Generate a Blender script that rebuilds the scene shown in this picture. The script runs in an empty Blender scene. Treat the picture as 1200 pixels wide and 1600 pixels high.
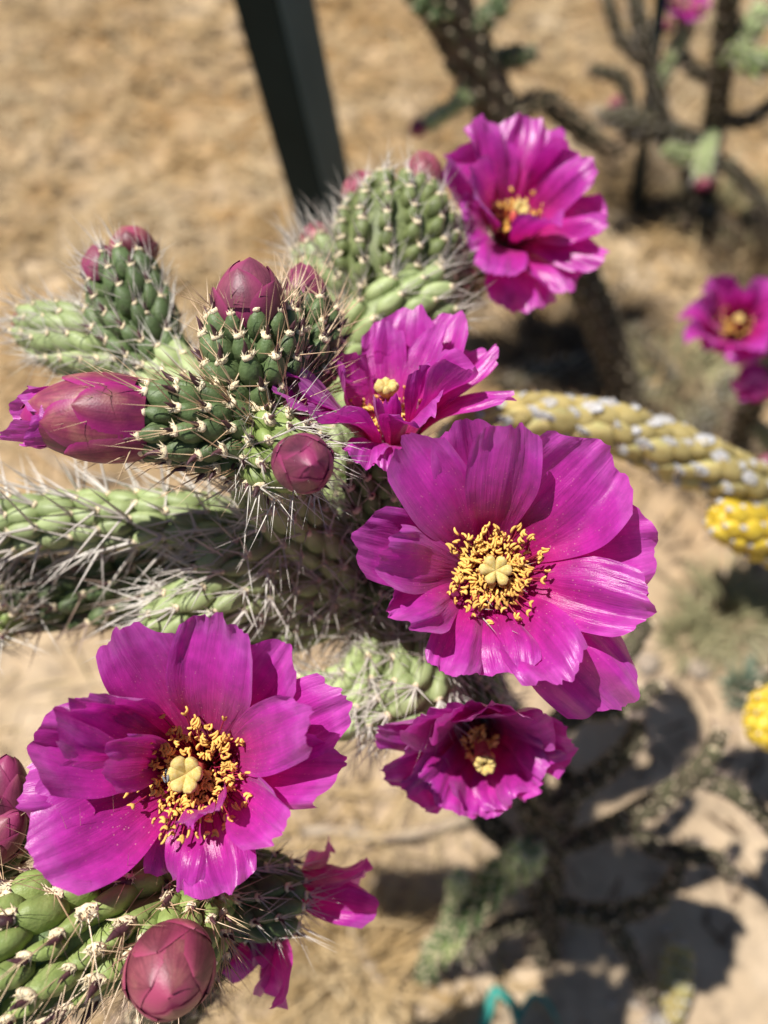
import bpy, math, random
from mathutils import Vector, Matrix, noise, Quaternion
random.seed(7)
SC = bpy.context.scene
COL = SC.collection
rnd = random.random
def uni(a, b): return a + (b - a) * rnd()

# ------------------------------------------------------------------ camera
FPX = 1180.0                       # focal length in pixels of the 1200 x 1600 photograph
PITCH = math.radians(62)
CAM = Vector((0, 0, 0.62))
RIGHT = Vector((1, 0, 0))
FWD = Vector((0, math.cos(PITCH), -math.sin(PITCH)))
UP = Vector((0, math.sin(PITCH), math.cos(PITCH)))
cd = bpy.data.cameras.new('camera'); cam = bpy.data.objects.new('camera', cd); COL.objects.link(cam)
cam.location = CAM; cam.rotation_euler = (math.pi / 2 - PITCH, 0, 0)
cd.sensor_fit = 'VERTICAL'; cd.sensor_height = 24.0; cd.lens = 24.0 * FPX / 1600
cd.clip_start = 0.01; cd.clip_end = 300
cd.dof.use_dof = True; cd.dof.focus_distance = 0.190
cd.dof.aperture_fstop = cd.lens / 4.6     # a phone lens: pupil about 5 mm across
cd.dof.aperture_blades = 0
SC.camera = cam

# ------------------------------------------------------------------ light
SUN_EL, SUN_LEFT = math.radians(65), math.radians(62)   # sun beyond and to the left
S = Vector((-math.sin(SUN_LEFT) * math.cos(SUN_EL), math.cos(SUN_LEFT) * math.cos(SUN_EL), math.sin(SUN_EL)))
w = bpy.data.worlds.new('World'); SC.world = w; w.use_nodes = True
nt = w.node_tree; bg = nt.nodes['Background']
sky = nt.nodes.new('ShaderNodeTexSky'); sky.sky_type = 'NISHITA'; sky.sun_disc = False
sky.sun_elevation = SUN_EL; sky.sun_rotation = -SUN_LEFT; sky.altitude = 1500
nt.links.new(sky.outputs[0], bg.inputs[0]); bg.inputs[1].default_value = 0.05
sl = bpy.data.lights.new('sun', 'SUN'); sun = bpy.data.objects.new('sun', sl); COL.objects.link(sun)
sl.energy = 5.0; sl.angle = math.radians(0.53); sl.color = (1.0, 0.955, 0.89)
sun.rotation_euler = S.to_track_quat('Z', 'Y').to_euler(); sun.location = (-1, 1, 3)
SC.view_settings.view_transform = 'Standard'; SC.view_settings.look = 'None'
SC.view_settings.exposure = 0.46; SC.view_settings.gamma = 1
SC.cycles.max_bounces = 8; SC.cycles.transparent_max_bounces = 8
SC.cycles.use_denoising = True

# ------------------------------------------------------------------ helpers
def P(u, v, d):
    """photo pixel plus depth along the optical axis -> world point"""
    return CAM + d * (FWD + RIGHT * ((u - 600) / FPX) + UP * ((800 - v) / FPX))
def cv(r, u, t): return (RIGHT * r + UP * u - FWD * t).normalized()
def m(px, d): return px * d / FPX
def ground_d(v): return 0.62 / (math.sin(PITCH) - math.cos(PITCH) * (800 - v) / FPX)
def PG(u, v, h=0.0):
    d = (0.62 - h) / (math.sin(PITCH) - math.cos(PITCH) * (800 - v) / FPX)
    return P(u, v, d)

class MB:
    def __init__(s): s.v = []; s.f = []; s.mi = []; s.uv = []; s.has_uv = False
    def add(s, v, f, mi=0, uv=None):
        n = len(s.v); s.v += [tuple(p) for p in v]
        s.f += [tuple(i + n for i in q) for q in f]; s.mi += [mi] * len(f)
        if uv is None: s.uv += [(0.5, 0.5)] * len(v)
        else: s.uv += uv; s.has_uv = True
    def merge(s, o, M):
        n = len(s.v); s.v += [tuple(M @ Vector(p)) for p in o.v]
        s.f += [tuple(i + n for i in q) for q in o.f]; s.mi += o.mi; s.uv += o.uv; s.has_uv |= o.has_uv
    def mesh(s, name, mats, smooth=True):
        me = bpy.data.meshes.new(name); me.from_pydata(s.v, [], s.f)
        for k in mats: me.materials.append(k)
        me.polygons.foreach_set('material_index', s.mi)
        me.polygons.foreach_set('use_smooth', [smooth] * len(s.f))
        if s.has_uv:
            l = me.uv_layers.new(name='UVMap'); buf = [0.0] * (2 * len(me.loops))
            vi = [0] * len(me.loops); me.loops.foreach_get('vertex_index', vi)
            for k, i in enumerate(vi): buf[2 * k], buf[2 * k + 1] = s.uv[i]
            l.data.foreach_set('uv', buf)
        me.update(); return me
WM = {}
def link(name, data, world, parent=None, label=None, cat=None, group=None, kind=None):
    o = bpy.data.objects.new(name, data); COL.objects.link(o)
    if parent is not None:
        o.parent = parent; o.matrix_parent_inverse = WM[parent].inverted()
    o.matrix_basis = world; WM[o] = world
    if label: o['label'] = label
    if cat: o['category'] = cat
    if group: o['group'] = group
    if kind: o['kind'] = kind
    return o
def thing(name, loc, label, cat, group=None):
    o = link(name, None, Matrix.Translation(loc), None, label, cat, group); o.empty_display_size = 0.01; return o
def put(mb, name, mats, parent=None, origin=None, **k):
    """link a builder whose points are world points; the object's origin goes to its first point or `origin`"""
    o = Vector(origin) if origin is not None else Vector(mb.v[0])
    mb.v = [tuple(Vector(p) - o) for p in mb.v]
    return link(name, mb.mesh(name, mats, k.pop('smooth', True)), Matrix.Translation(o), parent, **k)
def frame(o, z, x=None):
    z = z.normalized()
    if x is None: x = Vector((1, 0, 0)) if abs(z.x) < .9 else Vector((0, 1, 0))
    x = (x - z * x.dot(z)).normalized(); y = z.cross(x)
    M = Matrix((x, y, z)).transposed().to_4x4(); M.translation = o; return M
def sm(a, b, x):
    t = min(1, max(0, (x - a) / (b - a))); return t * t * (3 - 2 * t)
def N1(x, y=0.0, z=0.0): return noise.noise(Vector((x, y, z)))

# ------------------------------------------------------------------ materials
def mat(name):
    k = bpy.data.materials.new(name); k.use_nodes = True
    return k, k.node_tree, k.node_tree.nodes['Principled BSDF']
def nd(t, typ, **k):
    n = t.nodes.new(typ)
    for a, b in k.items(): setattr(n, a, b)
    return n
def ramp(t, stops, src=None):
    r = nd(t, 'ShaderNodeValToRGB'); e = r.color_ramp.elements
    while len(e) < len(stops): e.new(0.5)
    for q, (p, c) in zip(e, stops):
        q.position = p; q.color = (c[0], c[1], c[2], 1) if not isinstance(c, float) else (c, c, c, 1)
    if src is not None: t.links.new(src, r.inputs[0])
    return r
def noise_tex(t, scale, detail=4, coord=None, rough=.55):
    n = nd(t, 'ShaderNodeTexNoise'); n.inputs['Scale'].default_value = scale
    n.inputs['Detail'].default_value = detail; n.inputs['Roughness'].default_value = rough
    if coord is not None: t.links.new(coord, n.inputs['Vector'])
    return n
def mixc(t, a, b, f, mode='MIX'):
    x = nd(t, 'ShaderNodeMix', data_type='RGBA', blend_type=mode)
    for s, q in ((x.inputs[6], a), (x.inputs[7], b), (x.inputs[0], f)):
        if hasattr(q, 'links') or hasattr(q, 'is_linked'): t.links.new(q, s)
        elif isinstance(q, (int, float)): s.default_value = q
        else: s.default_value = (q[0], q[1], q[2], 1)
    return x.outputs[2]
def bump(t, b, h, strength, dist):
    n = nd(t, 'ShaderNodeBump'); n.inputs['Strength'].default_value = strength; n.inputs['Distance'].default_value = dist
    t.links.new(h, n.inputs['Height']); t.links.new(n.outputs[0], b.inputs['Normal']); return n
def add_translucent(t, b, colour, fac, nrm=None):
    out = t.nodes['Material Output']; tr = nd(t, 'ShaderNodeBsdfTranslucent'); mx = nd(t, 'ShaderNodeMixShader')
    if hasattr(colour, 'is_linked'): t.links.new(colour, tr.inputs[0])
    else: tr.inputs[0].default_value = (*colour, 1)
    if nrm: t.links.new(nrm.outputs[0], tr.inputs['Normal'])
    mx.inputs[0].default_value = fac
    t.links.new(b.outputs[0], mx.inputs[1]); t.links.new(tr.outputs[0], mx.inputs[2]); t.links.new(mx.outputs[0], out.inputs[0])

def petal_mat(name, stops, speck=True):
    k, t, b = mat(name)
    tc = nd(t, 'ShaderNodeTexCoord'); sp = nd(t, 'ShaderNodeSeparateXYZ'); t.links.new(tc.outputs['UV'], sp.inputs[0])
    oi = nd(t, 'ShaderNodeObjectInfo')
    off = nd(t, 'ShaderNodeVectorMath', operation='SCALE'); t.links.new(oi.outputs['Location'], off.inputs[0]); off.inputs['Scale'].default_value = 700
    # colour along the petal, ragged by noise
    n0 = noise_tex(t, 3, 3, tc.outputs['UV'])
    ad = nd(t, 'ShaderNodeMath', operation='MULTIPLY_ADD'); t.links.new(n0.outputs[0], ad.inputs[0]); ad.inputs[1].default_value = .22
    t.links.new(sp.outputs[1], ad.inputs[2])
    base = ramp(t, stops, ad.outputs[0])
    # fan of fine veins
    mp = nd(t, 'ShaderNodeMapping'); mp.inputs['Scale'].default_value = (34, 1.5, 1); t.links.new(tc.outputs['UV'], mp.inputs[0])
    av = nd(t, 'ShaderNodeVectorMath', operation='ADD'); t.links.new(mp.outputs[0], av.inputs[0]); t.links.new(off.outputs[0], av.inputs[1])
    vn = noise_tex(t, 1.0, 5, av.outputs[0], .6)
    vr = ramp(t, [(.3, .85), (.52, 1.0), (.75, 1.12)], vn.outputs[0])
    c1 = mixc(t, base.outputs[0], vr.outputs[0], 1.0, 'MULTIPLY')
    # broad blotches
    bn = noise_tex(t, 260, 3, tc.outputs['Object'])
    br = ramp(t, [(.3, .80), (.7, 1.15)], bn.outputs[0])
    c2 = mixc(t, c1, br.outputs[0], 1.0, 'MULTIPLY')
    if speck:     # pollen grains shed on the petal
        vo = nd(t, 'ShaderNodeTexVoronoi'); vo.inputs['Scale'].default_value = 800; t.links.new(tc.outputs['Object'], vo.inputs['Vector'])
        vr2 = ramp(t, [(.13, 1.0), (.20, 0.0)], vo.outputs['Distance'])
        pn = noise_tex(t, 1.6, 2, tc.outputs['UV']); t.links.new(av.outputs[0], pn.inputs['Vector'])
        pm = ramp(t, [(.46, 0.0), (.60, 1.0)], pn.outputs[0])
        near = ramp(t, [(.15, 1.0), (.85, 0.12)], sp.outputs[1])
        f1 = nd(t, 'ShaderNodeMath', operation='MULTIPLY'); t.links.new(vr2.outputs[0], f1.inputs[0]); t.links.new(pm.outputs[0], f1.inputs[1])
        f2 = nd(t, 'ShaderNodeMath', operation='MULTIPLY'); t.links.new(f1.outputs[0], f2.inputs[0]); t.links.new(near.outputs[0], f2.inputs[1])
        c2 = mixc(t, c2, (.85, .42, .45), f2.outputs[0])
    t.links.new(c2, b.inputs['Base Color'])
    b.inputs['Roughness'].default_value = .36; b.inputs['Specular IOR Level'].default_value = .75
    b.inputs['Sheen Weight'].default_value = .25; b.inputs['Sheen Tint'].default_value = (1, .6, 1, 1)
    fine = noise_tex(t, 2200, 2, tc.outputs['Object'])
    hs = nd(t, 'ShaderNodeMath', operation='MULTIPLY_ADD'); t.links.new(fine.outputs[0], hs.inputs[0]); hs.inputs[1].default_value = .25; t.links.new(vn.outputs[0], hs.inputs[2])
    cr = noise_tex(t, 1.0, 3, None); mp2 = nd(t, 'ShaderNodeMapping'); mp2.inputs['Scale'].default_value = (9, 3.2, 1); t.links.new(tc.outputs['UV'], mp2.inputs[0])
    av2 = nd(t, 'ShaderNodeVectorMath', operation='ADD'); t.links.new(mp2.outputs[0], av2.inputs[0]); t.links.new(off.outputs[0], av2.inputs[1]); t.links.new(av2.outputs[0], cr.inputs['Vector'])
    hs2 = nd(t, 'ShaderNodeMath', operation='MULTIPLY_ADD'); t.links.new(cr.outputs[0], hs2.inputs[0]); hs2.inputs[1].default_value = 2.6; t.links.new(hs.outputs[0], hs2.inputs[2])
    bp = bump(t, b, hs2.outputs[0], .42, .0005)
    tcx = mixc(t, c2, (1.35, .75, 1.05), 1.0, 'MULTIPLY')
    add_translucent(t, b, tcx, .38, bp)
    return k
M_PETAL = petal_mat('petal_magenta', [(0.10, (.46, .16, .05)), (.20, (.50, .015, .075)), (.42, (.50, .010, .19)), (.72, (.49, .018, .33)), (.95, (.50, .036, .41)), (1.0, (.53, .07, .46))])
M_CUP = petal_mat('flower_cup', [(0.0, (.12, .16, .04)), (.5, (.30, .03, .05)), (1.0, (.40, .01, .14))], False)

def simple(name, c1, c2, scale, rough=.5, spec=.4, bmp=0.0, bd=.0004, trans=0, c3=None, rnd_amt=0.0, coord='Object', sss=0):
    k, t, b = mat(name)
    tc = nd(t, 'ShaderNodeTexCoord')
    n = noise_tex(t, scale, 5, tc.outputs[coord])
    st = [(.32, c1), (.68, c2)] if c3 is None else [(.28, c1), (.5, c2), (.74, c3)]
    c = ramp(t, st, n.outputs[0]).outputs[0]
    if rnd_amt:
        oi = nd(t, 'ShaderNodeObjectInfo'); mr = nd(t, 'ShaderNodeMapRange')
        t.links.new(oi.outputs['Random'], mr.inputs[0]); mr.inputs[3].default_value = 1 - rnd_amt; mr.inputs[4].default_value = 1 + rnd_amt
        cc = nd(t, 'ShaderNodeCombineColor')
        for q in range(3): t.links.new(mr.outputs[0], cc.inputs[q])
        c = mixc(t, c, cc.outputs[0], 1.0, 'MULTIPLY')
    t.links.new(c, b.inputs['Base Color']); b.inputs['Roughness'].default_value = rough; b.inputs['Specular IOR Level'].default_value = spec
    if sss:
        b.inputs['Subsurface Weight'].default_value = sss; b.inputs['Subsurface Radius'].default_value = (.001, .002, .0005); b.inputs['Subsurface Scale'].default_value = 1
    if bmp:
        n2 = noise_tex(t, scale * 6, 3, tc.outputs[coord]); bump(t, b, n2.outputs[0], bmp, bd)
    if trans: add_translucent(t, b, c, trans)
    return k
M_GREEN = simple('skin_green', (.072, .080, .042), (.088, .135, .050), 210, .50, .35, .5, .0004, c3=(.155, .200, .085), rnd_amt=.25)
M_LIME = simple('skin_lime', (.140, .185, .060), (.215, .285, .080), 190, .48, .38, .5, .0004, c3=(.320, .375, .140), rnd_amt=.18)
M_MID = simple('skin_yellow_green', (.10, .125, .045), (.17, .21, .075), 190, .5, .35, .5, .0004, c3=(.25, .285, .12), rnd_amt=.22)
M_PALE = simple('skin_pale_green', (.22, .28, .11), (.36, .42, .20), 130, .5, .4, .3, .0004, rnd_amt=.2)
M_OLD = simple('skin_old_stem', (.038, .034, .022), (.078, .066, .042), 90, .8, .2, .8, .0012, c3=(.085, .09, .045), rnd_amt=.2)
M_BARK = simple('bark', (.045, .032, .022), (.11, .080, .055), 70, .85, .2, 1, .002, c3=(.17, .13, .095))
M_YELLOW = simple('skin_yellow', (.36, .27, .08), (.46, .37, .15), 90, .6, .3, .4, .0006, c3=(.34, .34, .15), rnd_amt=.2)
M_FRUIT = simple('fruit_yellow', (.52, .35, .02), (.64, .47, .05), 120, .4, .5, .2, .0004, rnd_amt=.15)
M_SILVER = simple('papery_sheath', (.33, .33, .34), (.60, .59, .58), 500, .5, .5, .5, .0003)
M_WOOL = simple('areole_wool', (.72, .58, .36), (.88, .78, .58), 1500, .95, .1, .6, .0003, rnd_amt=.12)
M_LEAF = simple('scale_leaf', (.045, .017, .024), (.105, .042, .048), 900, .5, .4, .3, .0002, rnd_amt=.3)
M_SPINE = simple('spine_straw', (.56, .34, .20), (.78, .62, .40), 60, .42, .5, 0, trans=.15)
M_SPINE_G = simple('spine_grey', (.50, .44, .39), (.80, .76, .69), 50, .5, .5, 0, trans=.15)
M_SPINE_D = simple('spine_dark', (.26, .17, .13), (.48, .37, .30), 60, .5, .4, 0)
M_FIL = simple('filament', (.30, .012, .045), (.42, .03, .09), 300, .4, .5, 0, trans=.2)
M_ANTHER = simple('anther', (.66, .28, .05), (.84, .50, .11), 420, .75, .2, .4, .0002, c3=(.90, .68, .28), rnd_amt=.22)
M_STIG = simple('stigma', (.60, .43, .11), (.72, .58, .25), 1200, .6, .3, .7, .0003, sss=.2)
M_STYLE = simple('style', (.55, .06, .06), (.68, .14, .12), 500, .5, .4, 0)

def bud_mat(name, cols, edge):
    k, t, b = mat(name)
    tc = nd(t, 'ShaderNodeTexCoord'); sp = nd(t, 'ShaderNodeSeparateXYZ'); t.links.new(tc.outputs['UV'], sp.inputs[0])
    n = noise_tex(t, 130, 4, tc.outputs['Object'])
    c = ramp(t, [(.3, cols[0]), (.5, cols[1]), (.72, cols[2])], n.outputs[0]).outputs[0]
    mp = nd(t, 'ShaderNodeMapping'); mp.inputs['Scale'].default_value = (30, 2, 1); t.links.new(tc.outputs['UV'], mp.inputs[0])
    vn = noise_tex(t, 1, 4, mp.outputs[0]); vr = ramp(t, [(.3, .72), (.7, 1.25)], vn.outputs[0])
    c = mixc(t, c, vr.outputs[0], 1.0, 'MULTIPLY')
    # bright rim of each tepal
    a = nd(t, 'ShaderNodeMath', operation='SUBTRACT'); t.links.new(sp.outputs[0], a.inputs[0]); a.inputs[1].default_value = .5
    ab = nd(t, 'ShaderNodeMath', operation='ABSOLUTE'); t.links.new(a.outputs[0], ab.inputs[0])
    er = ramp(t, [(.20, 0.0), (.48, 1.0)], ab.outputs[0])
    oi = nd(t, 'ShaderNodeObjectInfo'); rr_ = ramp(t, [(0.0, (.66, .62, .66)), (.5, (1.0, 1.0, 1.0)), (1.0, (1.22, 1.45, 1.2))], oi.outputs['Random']); c = mixc(t, c, rr_.outputs[0], 1.0, 'MULTIPLY')
    c = mixc(t, c, edge, er.outputs[0])
    t.links.new(c, b.inputs['Base Color']); b.inputs['Roughness'].default_value = .46; b.inputs['Specular IOR Level'].default_value = .4
    n2 = noise_tex(t, 1800, 2, tc.outputs['Object']); bump(t, b, n2.outputs[0], .25, .0003)
    return k
M_BUD = bud_mat('bud_rose', ((.14, .026, .045), (.23, .055, .075), (.34, .15, .12)), (.32, .05, .11))
M_BUD_D = bud_mat('bud_plum', ((.105, .020, .046), (.18, .036, .075), (.28, .085, .11)), (.27, .035, .115))
M_BUD_O = bud_mat('bud_opening', ((.13, .009, .055), (.21, .030, .070), (.31, .12, .10)), (.31, .008, .15))

# ground and background materials
def ground_mat():
    k, t, b = mat('dry_earth'); tc = nd(t, 'ShaderNodeTexCoord')
    n1 = noise_tex(t, 5, 6, tc.outputs['Object'], .6); n2 = noise_tex(t, 38, 5, tc.outputs['Object'], .65); n3 = noise_tex(t, 400, 3, tc.outputs['Object'])
    n4 = noise_tex(t, 15, 5, tc.outputs['Object'], .6)
    c = ramp(t, [(.32, (.30, .20, .10)), (.44, (.39, .265, .145)), (.54, (.42, .32, .21)), (.66, (.47, .375, .265))], n1.outputs[0]).outputs[0]
    r4 = ramp(t, [(.34, (.40, .37, .33)), (.44, (.86, .76, .58)), (.53, (1.0, .98, .94)), (.66, (1.30, 1.30, 1.30))], n4.outputs[0]); c = mixc(t, c, r4.outputs[0], 1, 'MULTIPLY')
    r2 = ramp(t, [(.30, .42), (.48, .96), (.68, 1.24)], n2.outputs[0]); c = mixc(t, c, r2.outputs[0], 1, 'MULTIPLY')
    r3 = ramp(t, [(.3, .8), (.7, 1.15)], n3.outputs[0]); c = mixc(t, c, r3.outputs[0], 1, 'MULTIPLY')
    t.links.new(c, b.inputs['Base Color']); b.inputs['Roughness'].default_value = .95; b.inputs['Specular IOR Level'].default_value = .1
    sy = nd(t, 'ShaderNodeSeparateXYZ'); t.links.new(tc.outputs['Object'], sy.inputs[0])
    ya = nd(t, 'ShaderNodeMath', operation='MULTIPLY_ADD'); t.links.new(n1.outputs[0], ya.inputs[0]); ya.inputs[1].default_value = .5; t.links.new(sy.outputs[1], ya.inputs[2])
    yr = ramp(t, [(.35, 1.0), (.75, 0.0)], ya.outputs[0]); sand = mixc(t, (.47, .365, .255), r2.outputs[0], .6, 'MULTIPLY')
    fy = nd(t, 'ShaderNodeMath', operation='MULTIPLY'); t.links.new(yr.outputs[0], fy.inputs[0]); fy.inputs[1].default_value = .75
    c = mixc(t, c, sand, fy.outputs[0]); t.links.new(c, b.inputs['Base Color'])
    bump(t, b, n3.outputs[0], .6, .003); return k
M_GROUND = ground_mat()
M_STRAW = simple('straw', (.30, .19, .07), (.46, .33, .17), 9, .7, .3, 0, c3=(.56, .46, .30), trans=.15)
M_STONE = simple('stone', (.20, .16, .12), (.36, .29, .22), 30, .85, .2, .6, .002, c3=(.42, .37, .31))
M_TWIG = simple('twig_wood', (.28, .21, .15), (.44, .36, .27), 60, .85, .2, .6, .0008)
M_POST = simple('post_paint', (.0035, .014, .017), (.006, .020, .024), 12, .35, .10, .15, .0006)
M_RIB = simple('ribbon_teal', (.04, .36, .29), (.10, .52, .44), 40, .25, .8, 0, trans=.3)

# ------------------------------------------------------------------ prototypes
def cone(mb, a, b, r, n=3, mi=0):
    z = (b - a).normalized(); x = z.orthogonal().normalized(); y = z.cross(x)
    v = [a + (x * math.cos(2 * math.pi * i / n) + y * math.sin(2 * math.pi * i / n)) * r for i in range(n)] + [b]
    mb.add(v, [(i, (i + 1) % n, n) for i in range(n)], mi)
def tube(mb, pts, rad, n=8, mi=0, caps=True):
    """swept tube with parallel-transported frame"""
    rings = []; x = None
    for i, p in enumerate(pts):
        z = (pts[min(i + 1, len(pts) - 1)] - pts[max(i - 1, 0)]).normalized()
        x = (z.orthogonal() if x is None else x - z * x.dot(z)).normalized(); y = z.cross(x)
        rings.append([p + (x * math.cos(2 * math.pi * j / n) + y * math.sin(2 * math.pi * j / n)) * rad[i] for j in range(n)])
    v = [q for r in rings for q in r]; f = []
    for i in range(len(pts) - 1):
        for j in range(n): f.append((i * n + j, i * n + (j + 1) % n, (i + 1) * n + (j + 1) % n, (i + 1) * n + j))
    if caps:
        v += [pts[0], pts[-1]]; a = len(v) - 2
        f += [((j + 1) % n, j, a) for j in range(n)]; o = (len(pts) - 1) * n
        f += [(o + j, o + (j + 1) % n, a + 1) for j in range(n)]
    mb.add(v, f, mi)
def ellipsoid(mb, c, ax, n=8, k=6, mi=0, R=None):
    R = R or Matrix.Identity(3); v = []
    for i in range(1, k):
        th = math.pi * i / k
        for j in range(n):
            ph = 2 * math.pi * j / n
            v.append(c + R @ Vector((ax[0] * math.sin(th) * math.cos(ph), ax[1] * math.sin(th) * math.sin(ph), ax[2] * math.cos(th))))
    v += [c + R @ Vector((0, 0, ax[2])), c + R @ Vector((0, 0, -ax[2]))]; t = len(v) - 2; f = []
    for i in range(k - 2):
        for j in range(n): f.append((i * n + j, (i + 1) * n + j, (i + 1) * n + (j + 1) % n, i * n + (j + 1) % n))
    for j in range(n): f.append((t, j, (j + 1) % n)); f.append((t + 1, (k - 2) * n + (j + 1) % n, (k - 2) * n + j))
    mb.add(v, f, mi)

def bezier(b, t):
    s = 1 - t
    return b[0] * s ** 3 + b[1] * (3 * s * s * t) + b[2] * (3 * s * t * t) + b[3] * t ** 3
def bez_d(b, t):
    s = 1 - t
    return (b[1] - b[0]) * (3 * s * s) + (b[2] - b[1]) * (6 * s * t) + (b[3] - b[2]) * (3 * t * t)

# ------------------------------------------------------------------ flowers
class Flower:
    def __init__(s, plant, u, v, d, axis, depth=.016, r0=.004, rt=.009, label=None, name='flower', hi=True, mat=None):
        s.c = P(u, v, d); s.d = d; s.axis = axis.normalized(); s.depth = depth; s.r0 = r0; s.rt = rt; s.hi = hi
        s.base = s.c - s.axis * depth; s.seed = rnd() * 50; s.k = 0; s.mat = mat or M_PETAL
        mb = MB(); n = 20; rows = 8; F = frame(s.base, s.axis); v_ = []; f_ = []; uv = []
        for i in range(rows + 1):
            t = i / rows; r = r0 * .8 + (rt * .98 - r0 * .8) * t ** .7
            for j in range(n):
                a = 2 * math.pi * j / n
                v_.append(F @ Vector((r * math.cos(a), r * math.sin(a), -.002 + t * depth * .72))); uv.append((j / n, t))
        for i in range(rows):
            for j in range(n): f_.append((i * n + j, i * n + (j + 1) % n, (i + 1) * n + (j + 1) % n, (i + 1) * n + j))
        v_.append(F @ Vector((0, 0, -.0005))); uv.append((.5, 0)); f_ += [((j + 1) % n, j, len(v_) - 1) for j in range(n)]
        mb.add(v_, f_, 0, uv)
        s.o = put(mb, name, [M_CUP], plant, s.base, label=label)
    def petal(s, u, v, dd, wpx, bulge=.0, cup=.12, ruf=.10, twist=0.0, lay=0.0, bf=.22, tm=.66, rd=.15, jag=.034, notch=0.0, fold=0.0):
        s.k += 1; sd = s.seed + s.k * 7.31
        tip = P(u, v, s.d + dd); W = m(wpx, s.d + dd); ax = s.axis
        rv = tip - s.base; rv = rv - ax * rv.dot(ax); rad = rv.normalized(); L = (tip - s.base).length
        b = [s.base + rad * s.r0 * .5, s.base + ax * s.depth * .85 + rad * (s.rt + lay), None, tip]
        b[2] = b[1].lerp(tip, .55) + ax * bulge * L
        C0 = ax.cross(rad)
        ruf *= 1.9; ns, nt_ = (25, 32) if s.hi else (13, 16)
        V = []; UV = []; Fc = []
        for i in range(nt_):
            ti = i / (nt_ - 1)
            for j in range(ns):
                q = 2 * j / (ns - 1) - 1
                te = 1 - rd * abs(q) ** 2.2 + jag * (1.7 * N1(q * 2.6 + sd, 3.3) + .8 * N1(q * 8 + sd, 7.7) + .35 * N1(q * 21 + sd, 1.7)) - notch * math.exp(-(q * 5) ** 2)
                t = ti * te
                T = bez_d(b, min(t, 1)).normalized(); tw = twist * t
                Cx = (C0 * math.cos(tw) + T.cross(C0) * math.sin(tw)).normalized(); Nn = T.cross(Cx).normalized()
                wd = W * .5 * (bf + (1 - bf) * sm(0, tm, t)) * math.sqrt(1 - .42 * max(0, (t - tm) / (1 - tm)) ** 2)
                env = sm(.15, 1.0, t)
                z = (cup + .16 * N1(sd, t * 1.5) + .14 * q * N1(sd * 2, t * 2)) * q * q * wd * 2 * sm(0, .5, t)
                z += W * ruf * env * (1.5 * N1(q * 1.25 + sd, t * 1.7, sd) + .7 * abs(q) * N1(q * 3.3 - sd, t * 3.0 + sd))
                z += W * ruf * .50 * t ** 4 * (1.3 * N1(q * 3.6 + sd, 2.2, t) + .8 * N1(q * 8 - sd, 5.1, t * 2))
                z += W * .035 * env * N1(q * 4.2 + sd, t * 1.6, 3 * sd) + W * .016 * env * N1(q * 10 + sd, t * 4) + fold * W * abs(q) * env
                V.append(bezier(b, t) + Cx * (q * wd) + Nn * z); UV.append((q * .5 + .5, ti))
        for i in range(nt_ - 1):
            for j in range(ns - 1): Fc.append((i * ns + j, i * ns + j + 1, (i + 1) * ns + j + 1, (i + 1) * ns + j))
        mb = MB(); mb.add(V, Fc, 0, UV)
        return put(mb, 'petal', [s.mat], s.o, b[0])
    def stamens(s, n, ro, ri, h=.000, single=True, spread=.0, outer=14):
        mbs = MB()
        for i in range(n + outer):
            if i < n:
                r = math.sqrt(uni(ri * ri, ro * ro)); z = h + uni(-.0018, .0012) + spread * r / ro
            else: r = ro * uni(1.0, 1.38); z = h + uni(-.0005, .0045)
            a = rnd() * 6.2832; F = frame(s.c, s.axis); dirr = F.to_3x3() @ Vector((math.cos(a), math.sin(a), 0))
            b0 = s.base + dirr * min(r * .55, s.r0 * .9) + s.axis * (.001 if r < ro * .6 else .005)
            hd = s.c + dirr * r + s.axis * z
            d = hd - b0; M = frame(b0, d, dirr) @ Matrix.Diagonal((.012, .012, d.length, 1))
            k = random.randrange(len(STAMEN))
            if single: link('stamen', STAMEN[k], M, s.o)
            else: mbs.merge(STAMEN_MB[k], M)
        if not single: put(mbs, 'stamens', [M_FIL, M_ANTHER], s.o, s.c, kind='stuff')
    def stigma(s, h, r, n=6, lift=.5):
        F = frame(s.base, s.axis); mb = MB()
        tube(mb, [F @ Vector((0, 0, q)) for q in (0, s.depth * .5, s.depth + h - r * .3)], [r * .28, r * .30, r * .5], 10)
        put(mb, 'style', [M_STYLE], s.o, s.base)
        for i in range(n):
            a = 2 * math.pi * (i + uni(-.1, .1)) / n
            top = F @ Vector((0, 0, s.depth + h)); rd = F.to_3x3() @ Vector((math.cos(a), math.sin(a), 0))
            lo = rd * (1 - lift) + s.axis * lift; lo.normalize()
            mb = MB(); V = []; f = []; n2, k2 = 10, 8
            Lx = r * uni(.92, 1.08); c0 = top - s.axis * r * .15
            side = lo.cross(s.axis).normalized(); up = side.cross(lo).normalized()
            if up.dot(s.axis) < 0: up = -up
            wmax = 2 * math.pi * .70 * r / n * .5 * .92
            for q in range(k2 + 1):
                t = q / k2; ww = wmax * (.35 + .65 * sm(0, .7, t)) * math.sqrt(max(0, 1 - max(0, (t - .72) / .28) ** 2))
                hh = r * .30 * math.sqrt(max(0, 1 - max(0, (t - .6) / .4) ** 2)) * (.7 + .3 * t)
                for j in range(n2):
                    al = 2 * math.pi * j / n2
                    V.append(c0 + lo * (t * Lx) + side * (ww * math.cos(al)) + up * (hh * math.sin(al) * (1 - .25 * (math.sin(al) > 0) * abs(math.cos(al)))))
            for q in range(k2):
                for j in range(n2): f.append((q * n2 + j, q * n2 + (j + 1) % n2, (q + 1) * n2 + (j + 1) % n2, (q + 1) * n2 + j))
            f.append(tuple(range(n2))[::-1]); mb.add(V, f); put(mb, 'stigma_lobe', [M_STIG], s.o, c0)

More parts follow.
